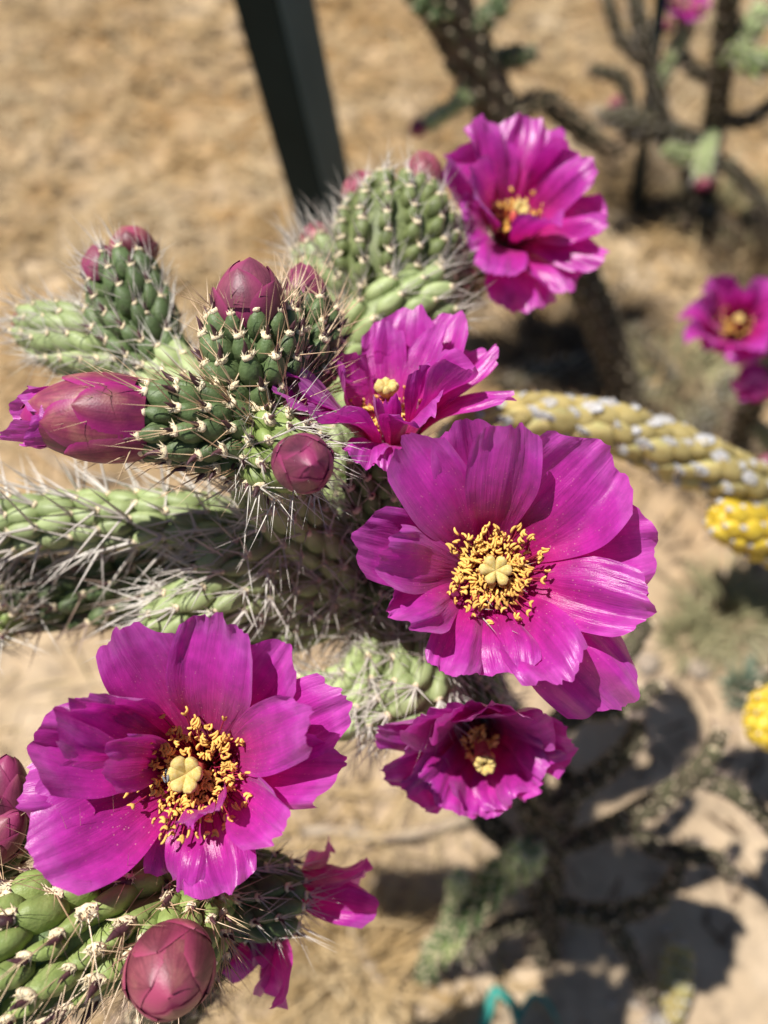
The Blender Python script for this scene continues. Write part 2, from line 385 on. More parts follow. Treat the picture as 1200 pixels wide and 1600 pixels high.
# stamen prototypes: unit height along z, cross size measured in units of .012 m
STAMEN_MB = []; STAMEN = []
for q in range(8):
    mb = MB(); bend = uni(-.25, .25); pts = [Vector((bend * math.sin(t * math.pi), bend * .5 * t * math.sin(t * 3), t)) for t in (0, .3, .6, .85, 1)]
    tube(mb, pts, [.024, .022, .019, .016, .012], 5, 0, False)
    el = uni(-.2, 1.0); az = rnd() * 6.28; dr = Vector((math.cos(az) * math.cos(el), math.sin(az) * math.cos(el), math.sin(el)))
    sd = dr.orthogonal().normalized(); ln = uni(.14, .205); bw = uni(.025, .07)
    ap = [pts[-1] + dr * ln * k + sd * bw * math.sin(math.pi * (k + .4)) for k in (-.40, -.2, .05, .35, .6)]
    tube(mb, ap, [.018, .030, .032, .028, .014], 6, 1)
    if q % 2 == 0:
        ap = [p + sd * (.012 + .026 * i) + Vector((0, 0, .012 * i)) for i, p in enumerate(ap)]; tube(mb, ap, [.016, .030, .032, .028, .012], 5, 1)
    STAMEN_MB.append(mb); STAMEN.append(mb.mesh('stamen', [M_FIL, M_ANTHER]))

# ------------------------------------------------------------------ buds
def bud(plant, base, axis, L, R, mats, label=None, ntep=13, name='bud', point=1.0, roll=0.0):
    F = frame(base, axis) @ Matrix.Rotation(roll, 4, 'Z')
    def prof(t):                       # radius along the bud
        return R * max(0, math.sin(math.pi * (.20 + .80 * t) ** .92)) ** .56 if t < 1 else 0.0
    mb = MB(); V = []; f = []; n, k = 18, 14
    for i in range(k + 1):
        t = i / k; r = prof(t) * .965 if i < k else .0002
        V += [F @ Vector((r * math.cos(2 * math.pi * j / n), r * math.sin(2 * math.pi * j / n), t * L)) for j in range(n)]
    for i in range(k):
        for j in range(n): f.append((i * n + j, i * n + (j + 1) % n, (i + 1) * n + (j + 1) % n, (i + 1) * n + j))
    mb.add(V, f); o = put(mb, name, [mats], plant, base, label=label)
    for i in range(ntep):
        q = i / (ntep - 1)             # 0 = lowest, outermost tepal
        a0 = i * 2.39996 + uni(-.15, .15); z1 = .40 + .62 * q ** .75; z0 = max(0, z1 - uni(.52, .66)); hw = .72 + .55 * q + uni(-.10, .10)
        off = 1.0 + .085 * (1 - q); tipf = uni(.0, .05) * (1 - q * .6)
        V = []; UV = []; f = []; ns, nt_ = 11, 12
        for ii in range(nt_):
            t = ii / (nt_ - 1)
            wv = (math.sin(math.pi * min(1, .30 + .70 * t) ** 1.0)) ** .6 * .98 + .02 if t < 1 else .02
            for jj in range(ns):
                s_ = 2 * jj / (ns - 1) - 1; z = z0 + (z1 - z0) * t; z = min(z, .995)
                a = a0 + s_ * hw * wv * (1 + .9 * max(0, z - .6)); r = prof(z) * (off - .045 * abs(s_) ** 1.5) + R * tipf * t ** 3 + R * .02 * (1 - abs(s_)) * t
                V.append(F @ Vector((r * math.cos(a), r * math.sin(a), z * L + R * .05 * t ** 4))); UV.append((s_ * .5 + .5, t))
        for ii in range(nt_ - 1):
            for jj in range(ns - 1): f.append((ii * ns + jj, ii * ns + jj + 1, (ii + 1) * ns + jj + 1, (ii + 1) * ns + jj))
        mb = MB(); mb.add(V, f, 0, UV); put(mb, 'tepal', [mats], o, F @ Vector((0, 0, z0 * L)))
    return o

# ------------------------------------------------------------------ tubercles and stems
class Tub:
    """shared tubercle, leaf shapes of one kind of joint (metres)"""
    def __init__(s, a, b, h, skin, wool=M_WOOL, ar=.0013, shift=.35, fib=14, leaf=.004, lw=.0009, n=4, leafmat=M_LEAF, res=12, woolflat=.5, fibl=1.0, arx=1.15):
        s.a, s.b, s.h, s.skin, s.wool, s.leaflen, s.ar = a, b, h, skin, wool, leaf, ar
        s.mbs = []; s.pa = []
        for q in range(n):
            mb = MB(); V = []; f = []; rows = 6; sd = rnd() * 30; aa, bb, hh = a * uni(.92, 1.08), b * uni(.92, 1.08), h * uni(.9, 1.1)
            def surf(th, ph):
                z = hh * (max(math.cos(th), 0) ** .85) * (1 + .14 * N1(math.cos(ph) * 2 * th + sd, math.sin(ph) * 2 * th, 4)) if th < math.pi / 2 else hh * math.cos(th)
                rr = math.sin(th) ** .8 if th < math.pi / 2 else 1
                lum = 1 + .13 * N1(math.cos(ph) * 1.3 + sd, math.sin(ph) * 1.3, th) + .09 * N1(math.cos(ph) * 2.6 - sd, math.sin(ph) * 2.6, th * 2)
                return Vector((aa * rr * math.cos(ph) * lum + shift * aa * max(z, 0) / hh, bb * rr * math.sin(ph) * lum * (1 - .12 * math.cos(ph)), z))
            for i in range(rows + 1):
                th = math.radians(112) * (1 - i / (rows + .6))
                V += [surf(th, 2 * math.pi * j / res) for j in range(res)]
            for i in range(rows):
                for j in range(res): f.append((i * res + j, i * res + (j + 1) % res, (i + 1) * res + (j + 1) % res, (i + 1) * res + j))
            V.append(surf(0, 0)); f += [(rows * res + j, rows * res + (j + 1) % res, len(V) - 1) for j in range(res)]
            mb.add(V, f, 0)
            p = surf(math.radians(46), 0); e1 = surf(math.radians(40), 0) - p; e2 = surf(math.radians(52), .3) - p
            nn = e2.cross(e1).normalized()
            if nn.z < 0: nn = -nn
            Fr = frame(p, nn, Vector((1, 0, 0))).to_3x3()
            ellipsoid(mb, p - nn * ar * .1, (ar * arx, ar * .85, ar * woolflat), 8, 6, 1, Fr)
            for i in range(fib):
                d = (nn * uni(.3, 1) + Fr @ Vector((uni(-.3, 1), uni(-1, 1), 0))).normalized(); b0 = p + Fr @ Vector((uni(-.9, .9) * ar, uni(-.7, .7) * ar, 0))
                cone(mb, b0, b0 + d * ar * uni(.7, 1.5) * fibl, ar * .16, 3, 1)
            s.mbs.append(mb); s.pa.append((p, nn))
        s.me = [k.mesh('tubercle', [skin, wool]) for k in s.mbs]
        s.lmb = []
        for q in range(3):
            mb = MB(); c = uni(.12, .38); pts = [Vector((t * leaf, uni(-.04, .04) * leaf, leaf * c * t * t)) for t in (0, .25, .5, .75, 1)]
            tube(mb, pts, [lw * .8, lw, lw * .85, lw * .5, lw * .08], 6, 0); s.lmb.append(mb)
        s.lme = [k.mesh('leaf', [leafmat]) for k in s.lmb]

def path_of(pts, steps=24):
    """(u, v, d, r_px) control points -> smooth world path with radii"""
    w = [(P(u, v, d), m(r, d)) for u, v, d, r in pts] if not isinstance(pts[0][0], Vector) else pts
    out = []; n = len(w); seg = max(2, steps // (n - 1))
    for i in range(n - 1):
        p = [w[max(0, i - 1)], w[i], w[i + 1], w[min(n - 1, i + 2)]]
        for k in range(seg + (i == n - 2)):
            t = k / seg
            f = lambda a, b, c, d: .5 * ((2 * b) + (c - a) * t + (2 * a - 5 * b + 4 * c - d) * t * t + (3 * b - a - 3 * c + d) * t ** 3)
            out.append((f(p[0][0], p[1][0], p[2][0], p[3][0]), max(.0004, f(p[0][1], p[1][1], p[2][1], p[3][1]))))
    return out

def stem(plant, pts, tub, nring, pitch, single=True, spines=(4, .012, .00022, M_SPINE), skip0=.0, skip1=1.0, name='stem', leafp=.9, spread=.8, label=None, fwd=.35, tip_close=0.0, spine_p=1.0, skin=None, core=.90, jit=.13):
    pa = [(p, max(.42 * r, r - .85 * tub.h)) for p, r in path_of(pts)]; mb = MB()
    tube(mb, [p for p, r in pa], [r * core for p, r in pa], 16)
    o = put(mb, name, [skin or (M_GREEN if tub.skin is M_LIME else tub.skin)], plant, pa[0][0], label=label)  # lime joints: shade between tubercles is put into a darker core colour
    # arc length table
    S_ = [0.0]
    for i in range(1, len(pa)): S_.append(S_[-1] + (pa[i][0] - pa[i - 1][0]).length)
    tot = S_[-1]; x = None; frames = []
    for i, (p, r) in enumerate(pa):
        z = (pa[min(i + 1, len(pa) - 1)][0] - pa[max(i - 1, 0)][0]).normalized()
        x = (z.orthogonal() if x is None else x - z * x.dot(z)).normalized(); frames.append((z, x))
    sp = MB(); back = MB(); bl = MB(); row = 0; s = skip0 * tot
    while s < tot * skip1:
        i = max(k for k in range(len(S_)) if S_[k] <= s + 1e-9); j = min(i + 1, len(pa) - 1)
        t = 0 if j == i else (s - S_[i]) / (S_[j] - S_[i])
        c = pa[i][0].lerp(pa[j][0], t); r = pa[i][1] * (1 - t) + pa[j][1] * t; z, x = frames[i]; y = z.cross(x)
        dr = (pa[j][1] - pa[i][1]) / max(1e-6, S_[j] - S_[i]) if j > i else 0
        for q in range(nring):
            a = 2 * math.pi * (q + (row % 2) * .5 + uni(-.07, .07)) / nring + row * .13
            rad = x * math.cos(a) + y * math.sin(a); nn = (rad - z * max(-1.2, min(1.2, dr))).normalized()
            cc = c + rad * r * .94 + z * uni(-.12, .12) * pitch
            k = random.randrange(len(tub.mbs)); sc = uni(1 - jit * 1.1, 1 + jit)
            M = frame(cc, nn, z) @ Matrix.Rotation(uni(-1.25, 1.25) * jit, 4, 'Z') @ Matrix.Scale(sc, 4)
            facing = nn.dot((CAM - cc).normalized()) > -.25
            if single and facing: link('tubercle', tub.me[k], M, o)
            else: back.merge(tub.mbs[k], M)
            p, an = tub.pa[k]
            if rnd() < leafp and tub.leaflen > 0:
                kl = random.randrange(3)
                ML = M @ Matrix.Translation(p + an * tub.ar * .35 + Vector((-tub.ar * .5, uni(-.3, .3) * tub.ar, .0))) @ Matrix.Rotation(uni(-.35, .35), 4, 'Z') @ Matrix.Rotation(uni(-.60, .10), 4, 'Y') @ Matrix.Scale(uni(.7, 1.15), 4)
                if single and facing: link('leaf', tub.lme[kl], ML, o)
                else: bl.merge(tub.lmb[kl], ML)
            if spines and rnd() < spine_p:
                ns, ln, rr, _ = spines; b0 = M @ p; d0 = (M.to_3x3() @ an).normalized()
                for e in range(max(1, int(round(ns * uni(.6, 1.4))))):
                    d = d0 * .9 + z * fwd + Vector((uni(-1, 1), uni(-1, 1), uni(-1, 1))) * spread
                    l = ln * uni(.45, 1.25); cone(sp, b0, b0 + d.normalized() * l, rr * uni(.75, 1.2), 4)
        row += 1; s += pitch * (1 + .0 * row)
    if back.v: put(back, 'tubercles', [tub.skin, tub.wool], o, kind='stuff')
    if bl.v: put(bl, 'leaves', [M_LEAF], o, kind='stuff')
    if sp.v: put(sp, 'spines', [spines[3]], o, smooth=False, kind='stuff')
    return o

# ================================================================== THE SETTING
def hgt(x, y):
    return .010 * N1(x * 2.1, y * 2.1, 1.7) + .008 * N1(x * 9, y * 9, 4.2) + .0050 * N1(x * 27, y * 27, 9.0)
G = MB(); n = 230; V = []; f = []
for i in range(n + 1):
    a = 2 * i / n - 1
    for j in range(n + 1):
        b_ = 2 * j / n - 1
        X = 1.0 * b_ + 60 * b_ ** 9; Y = .55 + 1.0 * a + 60 * a ** 9
        V.append(Vector((X, Y, hgt(X, Y))))
for i in range(n):
    for j in range(n): q = i * (n + 1) + j; f.append((q, q + 1, q + n + 2, q + n + 1))
G.add(V, f); put(G, 'ground', [M_GROUND], None, (0, 0, 0), kind='structure')

# dry straw and litter
ST = MB()
def blade(mb, x, y, ang, L, w_, lift):
    p0 = Vector((x, y, hgt(x, y) + .001 + lift * rnd())); d = Vector((math.cos(ang), math.sin(ang), uni(-.05, .22) * (1 + lift * 30))); bend = Vector((-d.y, d.x, 0)) * uni(-.25, .25)
    sd = Vector((-d.y, d.x, uni(-.5, .5))).normalized() * w_
    p1 = p0 + d * L * .5 + bend * L * .3; p2 = p0 + d * L
    p1.z = max(p1.z, hgt(p1.x, p1.y) + .001); p2.z = max(p2.z, hgt(p2.x, p2.y) + .001)
    mb.add([p0 - sd, p0 + sd, p1 + sd * .8, p1 - sd * .8, p2], [(0, 1, 2, 3), (3, 2, 4)])
cnt = 0
while cnt < 26000:
    x = uni(-1.1, 1.3); y = uni(-.3, 1.9)
    dens = .28 + .55 * sm(.45, .75, y) + .6 * N1(x * 3.1, y * 3.1, 8) + (.5 if -.25 < x < .08 and y < .12 else 0)
    if x > .10 and y < .30: dens -= .45
    if rnd() > dens: continue
    cnt += 1; blade(ST, x, y, random.gauss(.2, .9) + (math.pi if rnd() < .5 else 0), uni(.02, .09), uni(.0005, .0014), .006 if rnd() < .7 else .02)
put(ST, 'straw', [M_STRAW], None, (0, .5, 0), smooth=False, kind='stuff', label='dry golden straw and grass litter strewn over the earth', cat='straw')

M_LITT = simple('litter_brown', (.09, .06, .035), (.19, .13, .08), 12, .85, .2, 0)
LT = MB(); cnt = 0
while cnt < 9000:
    x = uni(-1.1, 1.3); y = uni(-.3, 1.8)
    if rnd() > .35 + 1.1 * N1(x * 4.3, y * 4.3, 21) + (.25 if y > .5 else 0): continue
    cnt += 1; blade(LT, x, y, rnd() * 6.283, uni(.008, .035), uni(.0008, .0022), .004)
put(LT, 'plant_litter', [M_LITT], None, (0, .5, 0), smooth=False, kind='stuff', label='dark brown crumbled plant litter lying among the straw', cat='litter')
# gravel, plus larger stones as things
def stone_mb(c, r, sd, n=7, k=5):
    mb = MB(); ellipsoid(mb, Vector((0, 0, 0)), (r, r * .8, r * .55), n, k)
    mb.v = [tuple(Vector(p) * (1 + .28 * N1(p[0] / r * 1.1 + sd, p[1] / r * 1.1, p[2] / r + sd)) + c) for p in mb.v]; return mb
GR = MB()
for i in range(2600):
    x = uni(-1, 1.2); y = uni(-.3, 1.7)
    if N1(x * 4, y * 4, 3) < -.05: continue
    r = .0016 * math.exp(rnd() * 1.25); q = stone_mb(Vector((x, y, hgt(x, y) + r * .25)), r, rnd() * 90, 6, 4); GR.add(q.v, q.f)
put(GR, 'gravel', [M_STONE], None, (0, .5, 0), kind='stuff', label='fine pale gravel scattered over the dry earth', cat='gravel')

# ================================================================== POSTS
def post_path(B, T, ext): return B, B + (T - B).normalized() * ext
B0 = PG(548, 478); T0 = P(426, 0, .575)
def prism(mb, sect, A, Bv, xdir):
    z = (Bv - A).normalized(); x = (xdir - z * xdir.dot(z)).normalized(); y = z.cross(x); n = len(sect)
    V = [A + x * p + y * q for p, q in sect] + [Bv + x * p + y * q for p, q in sect]
    F = [(i, (i + 1) % n, n + (i + 1) % n, n + i) for i in range(n)] + [tuple(range(n))[::-1], tuple(range(n, 2 * n))]
    mb.add(V, F)
def rounded(hx, hy, r, k=4):
    s = []
    for cx, cy, a0 in ((hx - r, hy - r, 0), (-hx + r, hy - r, 90), (-hx + r, -hy + r, 180), (hx - r, -hy + r, 270)):
        for q in range(k + 1): a = math.radians(a0 + 90 * q / k); s.append((cx + r * math.cos(a), cy + r * math.sin(a)))
    return s
pr = thing('fence_post', B0, 'dark green painted square steel fence post leaning behind the buds', 'post')
A_, E_ = post_path(B0 - Vector((0, 0, .03)), T0, 1.05)
mb = MB(); prism(mb, rounded(.0215, .0215, .003), A_, E_, Vector((math.cos(math.radians(-28)), math.sin(math.radians(-28)), 0)))
put(mb, 'shaft', [M_POST], pr, A_, smooth=False)
M_LIT_FACE = simple('post_lit_face', (.045, .085, .098), (.060, .105, .120), 15, .5, .3, .1, .0005)  # lighter tone of the right face: light put into the colour
px_ = Vector((math.cos(math.radians(-28)), math.sin(math.radians(-28)), 0)); mb = MB(); prism(mb, rounded(.0012, .0205, .0006, 2), A_ + px_ * .0228, E_ + px_ * .0228, px_)  # added thin sheet over the right face, coloured to look lit
put(mb, 'painted_lit_face', [M_LIT_FACE], pr, A_, smooth=False, label='added blue green sheet with the light on the post face painted in')
mb = MB(); prism(mb, rounded(.024, .024, .004), E_, E_ + (E_ - A_).normalized() * .012, Vector((math.cos(math.radians(-28)), math.sin(math.radians(-28)), 0)))
put(mb, 'cap', [M_POST], pr, E_, smooth=False)

# ================================================================== JOINT KINDS
T_OV = Tub(.0040, .0028, .0042, M_GREEN, ar=.0016, leaf=.0044, lw=.00075, shift=.38, fib=26, woolflat=.6)      # ovaries of the upper cluster
T_LM = Tub(.0040, .0027, .0034, M_LIME, ar=.0016, leaf=.0038, lw=.00065, fib=20)            # light green ovary
T_BIG = Tub(.0060, .0029, .0048, M_LIME, ar=.0022, leaf=.0062, lw=.0011, shift=.10, res=18, fib=30, n=6)   # long ridged tubercles, lower left
T_PALE = Tub(.0062, .0030, .0030, M_PALE, ar=.0013, leaf=0, shift=.2)
T_BACK = Tub(.0036, .0028, .0034, M_MID, ar=.0017, leaf=.003, lw=.0005, n=3, res=8, fib=8)
T_DARK = Tub(.0048, .0032, .0036, M_GREEN, ar=.0014, leaf=.0036, lw=.0006, n=3, res=8, fib=8)
T_LOW = Tub(.0060, .0028, .0022, M_OLD, ar=.0010, leaf=0, n=3, res=8, fib=4)
T_OLD = Tub(.0075, .0036, .0028, M_OLD, ar=.0012, leaf=0, n=3, res=8, fib=5)
T_YEL = Tub(.0080, .0044, .0040, M_YELLOW, wool=M_SILVER, ar=.0029, leaf=0, shift=.15, fib=14, woolflat=.12, fibl=.35, arx=1.6, n=5, res=14)
T_FRS = Tub(.0034, .0028, .0016, M_FRUIT, ar=.0008, leaf=0, fib=4, n=3)
T_FRD = Tub(.0045, .0034, .0030, M_YELLOW, wool=M_SILVER, ar=.0014, leaf=0, fib=8, n=3)
T_FRU = Tub(.0060, .0044, .0046, M_FRUIT, wool=M_SILVER, ar=.0014, leaf=0, fib=8)

# ================================================================== MAIN PLANT
def gz(p): return Vector((p.x, p.y, hgt(p.x, p.y)))
trunk_base = gz(PG(850, 1500))
main = thing('cholla_cactus', trunk_base, 'spiny green cholla with four open magenta flowers and plum buds', 'cactus')
# trunk and inner stems
def wpt(p, r): return (p, r)
stem(main, [(trunk_base - Vector((0, 0, .01)), .0125), (P(850, 1330, .46), .0115), (P(790, 1140, .37), .0115), (P(690, 1010, .300), .0125), (P(560, 930, .262), .0125)],
     T_OLD, 7, .012, False, (6, .014, .00030, M_SPINE_D), name='trunk')
stem(main, [(570, 935, .264, 58), (500, 860, .245, 60), (430, 770, .222, 62), (400, 705, .208, 55)], T_PALE, 8, .0075, False, (5, .016, .00036, M_SPINE_G), spread=.95)
stem(main, [(570, 930, .262, 56), (640, 900, .240, 56), (730, 930, .222, 50), (768, 935, .210, 44)], T_DARK, 8, .007, False, (6, .018, .00036, M_SPINE_G), spread=.95)
# ovary + half open bud to the left
A1 = [(425, 690, .203, 44), (360, 676, .196, 68), (290, 664, .191, 70), (222, 655, .189, 58)]
stem(main, A1, T_OV, 11, .0054, True, (4, .014, .00022, M_SPINE), skip0=.05, name='ovary')
# ovary of the big bud
stem(main, [(415, 700, .205, 45), (405, 640, .200, 66), (398, 570, .197, 80), (392, 505, .195, 72), (391, 492, .195, 40)], T_OV, 11, .0052, True, (4, .013, .00020, M_SPINE), skip1=.93, name='ovary')
# ovary of the small round bud
stem(main, [(395, 675, .203, 40), (420, 695, .196, 62), (448, 715, .191, 66), (468, 724, .188, 48)], T_LM, 10, .0046, True, (5, .014, .00022, M_SPINE_G), skip0=.1, name='ovary')
# ovary of the bud behind
stem(main, [(440, 640, .212, 40), (462, 570, .214, 62), (476, 505, .217, 62), (478, 480, .218, 40)], T_OV, 10, .0052, True, (5, .014, .00022, M_SPINE), name='ovary')

def budpx(plant, bu, bv, tu, tv, d, R, mats, dd=0.0, **k):
    a = P(bu, bv, d); b_ = P(tu, tv, d + dd); return bud(plant, a, b_ - a, (b_ - a).length, m(R, d), mats, **k)
budpx(main, 391, 512, 389, 404, .193, 54, M_BUD_D, -.004, label='plump plum coloured bud standing upright on its ovary', ntep=8, roll=1.0)
budpx(main, 477, 500, 472, 412, .218, 36, M_BUD_D, 0, label='plum bud half hidden by spines behind the upright bud', roll=.6)
budpx(main, 466, 722, 487, 728, .188, 44, M_BUD_D, -.020, label='small round plum bud seen end on, crossed by spines', ntep=10, roll=.3)

# half open bud
ob = budpx(main, 240, 656, 32, 650, .189, 67, M_BUD_O, -.002, label='half open magenta bud with rolled petals at its mouth', ntep=14, roll=2.1)
fo = Flower(main, 100, 652, .188, cv(-1, .02, .10), .008, .005, .0074, label='rolled petal mouth of the half open bud', name='bud_mouth')
for (u, v, dd, wp) in ((30, 612, -.003, 92), (44, 615, .004, 90), (14, 645, .006, 85), (0, 684, -.003, 78), (40, 694, -.005, 88), (34, 684, .005, 85), (62, 650, -.0085, 80)):
    fo.petal(u, v, dd, wp, .0, .34, .05, rd=.25, bf=.85, tm=.35)

# ---- flower in the middle
fB = Flower(main, 772, 892, .196, cv(-.02, .12, 1), .015, .005, .0115, label='wide open magenta flower with a disc of yellow stamens and pale six lobed stigma')
B_ = [  # u, v, depth offset, width, bulge, cup, ruffle, layer
 (548, 838, -.010, 125, .02, .16, .08, .0012), (600, 866, -.018, 112, .05, .05, .11, .0),
 (632, 690, -.012, 125, .03, .12, .09, .0004), (716, 652, -.006, 122, .02, .16, .08, .0014), (796, 658, -.016, 122, .05, .12, .11, .0),
 (860, 704, .002, 90, .03, .1, .08, .0022), (948, 704, -.008, 195, .03, .14, .10, .0008), (1026, 850, -.004, 180, .04, .12, .10, .0014),
 (1020, 950, -.013, 125, .06, .02, .10, .0), (975, 1104, -.002, 165, .08, -.12, .12, .0012), (885, 1066, -.018, 130, .05, .1, .12, .0004),
 (800, 1048, -.014, 110, .10, -.15, .12, .0), (700, 1054, -.015, 100, .10, -.10, .15, .0), (624, 964, -.016, 108, .08, .0, .18, .001)]
for (u, v, dd, wp, bl, cu, ru, la) in B_: fB.petal(u, v, dd, wp, bl, cu, ru, lay=la)
fB.stamens(215, .0102, .0034, .0005, True, outer=42)
fB.stigma(.0032, .0044, 6, .25)
stem(main, [(750, 965, .224, 34), (765, 930, .217, 46), (772, 905, .213, 44)], T_DARK, 8, .0055, False, (5, .013, .0002, M_SPINE), name='ovary')

# ---- flower above it, facing up
fC = Flower(main, 606, 640, .212, cv(-.05, .80, .55), .016, .005, .0095, label='ruffled magenta flower seen from its side above the middle flower')
C_ = [(596, 500, .010, 70, .0, .12, .10, .001), (648, 484, .012, 95, .0, .12, .10, .002), (716, 488, .010, 105, .0, .12, .10, .001), (776, 545, .006, 100, .03, .1, .12, .0015),
 (690, 512, .004, 70, -.02, .1, .10, -.001), (806, 622, -.006, 70, .10, .1, .12, .001), (735, 570, -.012, 105, .05, .3, .12, .0), (672, 566, -.014, 62, .0, .3, .15, -.001),
 (604, 622, -.024, 46, .06, .3, .18, -.001), (668, 650, -.024, 110, .14, .2, .12, .0), (422, 614, -.024, 92, .04, .15, .12, .001), (446, 570, -.021, 112, .03, .15, .12, .0), (492, 648, -.027, 95, .06, .15, .12, .0), (534, 556, -.002, 95, .0, .15, .10, .0),
 (560, 722, -.022, 75, .16, -.1, .14, .001), (600, 735, -.020, 70, .16, -.1, .14, .002)]
for (u, v, dd, wp, bl, cu, ru, la) in C_: fC.petal(u, v, dd, wp, bl, cu, ru, lay=la)
fC.stamens(90, .0085, .0030, -.001, False)
fC.stigma(.005, .0052, 8, .55)
stem(main, [(585, 850, .245, 40), (590, 760, .228, 52), (600, 705, .221, 46)], T_DARK, 8, .0058, False, (6, .014, .00022, M_SPINE_G), name='ovary')

# ---- hooded flower below
fD = Flower(main, 752, 1168, .234, cv(.0, -.30, .95), .016, .005, .0090, label='drooping hood shaped magenta flower, its throat in shade')
D_ = [(588, 1140, -.018, 90, .02, .1, .12, .001), (602, 1206, -.012, 105, .04, .08, .14, .0), (646, 1248, -.008, 105, .05, .05, .14, .001), (698, 1268, -.006, 105, .05, .05, .14, .0), (752, 1274, -.006, 105, .05, .05, .14, .001),
 (802, 1258, -.007, 100, .05, .05, .14, .0), (848, 1228, -.010, 100, .05, .05, .14, .001), (882, 1186, -.014, 100, .04, .08, .14, .0), (898, 1152, -.018, 90, .02, .1, .14, .001),
 (650, 1116, -.028, 125, .0, .22, .06, .001), (712, 1104, -.034, 130, .0, .22, .06, .0), (782, 1104, -.035, 135, .0, .22, .06, .001), (846, 1120, -.028, 125, .0, .22, .06, .0)]
for (u, v, dd, wp, bl, cu, ru, la) in D_: fD.petal(u, v, dd, wp, bl, cu, ru, lay=la)
fD.stamens(60, .0060, .0025, -.001, False, outer=4)
fD.stigma(.006, .0052, 8, .60)
stem(main, [(705, 985, .245, 36), (725, 1040, .252, 46), (745, 1100, .256, 46), (752, 1135, .254, 34)], T_DARK, 8, .0056, False, (6, .015, .00022, M_SPINE_G), name='ovary')

# ---- flower at the back
fE = Flower(main, 806, 338, .285, cv(.20, .22, .95), .016, .006, .0110, label='magenta flower with notched petals beyond the dense green ovary', hi=True)
E_l = [(748, 186, -.004, 95, .02, .2, .16, .001), (826, 180, .002, 110, .02, .15, .10, .0), (694, 246, -.010, 100, .04, .1, .14, .0), (735, 270, -.026, 92, .10, .2, .08, -.001), (906, 236, -.002, 80, .04, .2, .14, .001),
 (930, 258, -.010, 75, .05, .2, .12, .0), (950, 345, -.008, 105, .08, .1, .12, .001), (944, 405, -.012, 85, .10, -.1, .12, .0), (826, 484, -.008, 120, .10, -.1, .10, .001), (772, 438, -.016, 80, .08, .1, .12, .0), (890, 455, -.010, 85, .08, .0, .12, .0015), (720, 350, -.006, 90, .05, .1, .12, .001), (865, 345, -.020, 80, .06, .3, .10, -.001)]
for (u, v, dd, wp, bl, cu, ru, la) in E_l: fE.petal(u, v, dd, wp, bl, cu, ru, lay=la)
fE.stamens(90, .0085, .003, 0, False); fE.stigma(.004, .0042, 7, .5)
# back cluster
stem(main, [(560, 935, .268, 46), (540, 760, .272, 52), (545, 620, .276, 56), (575, 520, .278, 60)], T_PALE, 8, .0078, False, (6, .016, .0003, M_SPINE_G))
stem(main, [(560, 530, .280, 56), (590, 450, .276, 96), (620, 370, .276, 104), (632, 312, .278, 72), (634, 298, .278, 40)], T_BACK, 13, .0050, False, (4, .012, .0002, M_SPINE_G), name='ovary')
stem(main, [(590, 520, .284, 50), (650, 455, .292, 78), (700, 410, .302, 76), (760, 375, .312, 56)], T_BACK, 13, .0050, False, (4, .012, .0002, M_SPINE_D), name='ovary')
stem(main, [(560, 520, .278, 45), (520, 450, .274, 58), (500, 400, .272, 46)], T_PALE, 9, .0060, False, (8, .016, .00022, M_SPINE_G), name='ovary')
stem(main, [(545, 560, .270, 52), (600, 500, .262, 60), (680, 465, .262, 52)], T_PALE, 8, .0075, False, (5, .014, .00024, M_SPINE_G))
budpx(main, 568, 322, 564, 268, .276, 32, M_BUD, 0, label='rosy bud on the dense ovary beside the steel post', ntep=9)
budpx(main, 662, 302, 660, 236, .276, 31, M_BUD, 0, label='pointed rosy bud beside the back flower', ntep=10)
budpx(main, 496, 398, 492, 346, .272, 25, M_BUD, 0, label='small pink bud in front of the foot of the steel post', ntep=8)
# back left cluster
stem(main, [(400, 720, .215, 44), (330, 640, .228, 46), (250, 570, .236, 50)], T_PALE, 8, .0075, False, (5, .012, .00022, M_SPINE_G))
stem(main, [(262, 590, .238, 44), (225, 530, .240, 64), (200, 470, .241, 66), (188, 415, .242, 52)], T_DARK, 9, .0060, True, (6, .012, .0002, M_SPINE_G), name='ovary')
stem(main, [(255, 590, .244, 40), (180, 560, .247, 60), (110, 530, .250, 58), (60, 512, .252, 42)], T_PALE, 9, .0060, True, (6, .012, .0002, M_SPINE_G), name='ovary')
budpx(main, 166, 446, 154, 382, .238, 32, M_BUD_D, 0, label='plum bud on the left side of a dark double budded ovary', ntep=10)
budpx(main, 212, 408, 202, 354, .244, 35, M_BUD, 0, label='paler rose bud topping the dark double budded ovary', ntep=10)
budpx(main, 62, 512, 20, 498, .252, 24, M_BUD, 0, label='small pink bud ending the pale green ovary', ntep=8)
# horizontal stems to the left, under the half open bud
stem(main, [(470, 850, .250, 50), (330, 815, .240, 46), (180, 812, .238, 47), (40, 818, .238, 48), (-120, 830, .238, 46)], T_PALE, 8, .0095, True, (3, .023, .00055, M_SPINE_G), spread=.9, skin=M_GREEN)
stem(main, [(480, 900, .268, 46), (330, 900, .262, 54), (170, 920, .260, 60), (20, 930, .258, 60), (-120, 920, .258, 60)], T_DARK, 8, .0085, False, (3, .018, .00040, M_SPINE_D), spread=.9)
stem(main, [(520, 910, .255, 50), (420, 905, .240, 58), (330, 935, .234, 60), (262, 985, .234, 52), (245, 1010, .236, 30)], T_PALE, 8, .0078, True, (5, .018, .00042, M_SPINE_G), spread=.95)
stem(main, [(600, 960, .262, 46), (590, 1040, .252, 56), (560, 1090, .247, 62), (480, 1100, .245, 50)], T_PALE, 8, .0075, False, (9, .018, .00030, M_SPINE_G), spread=.95)
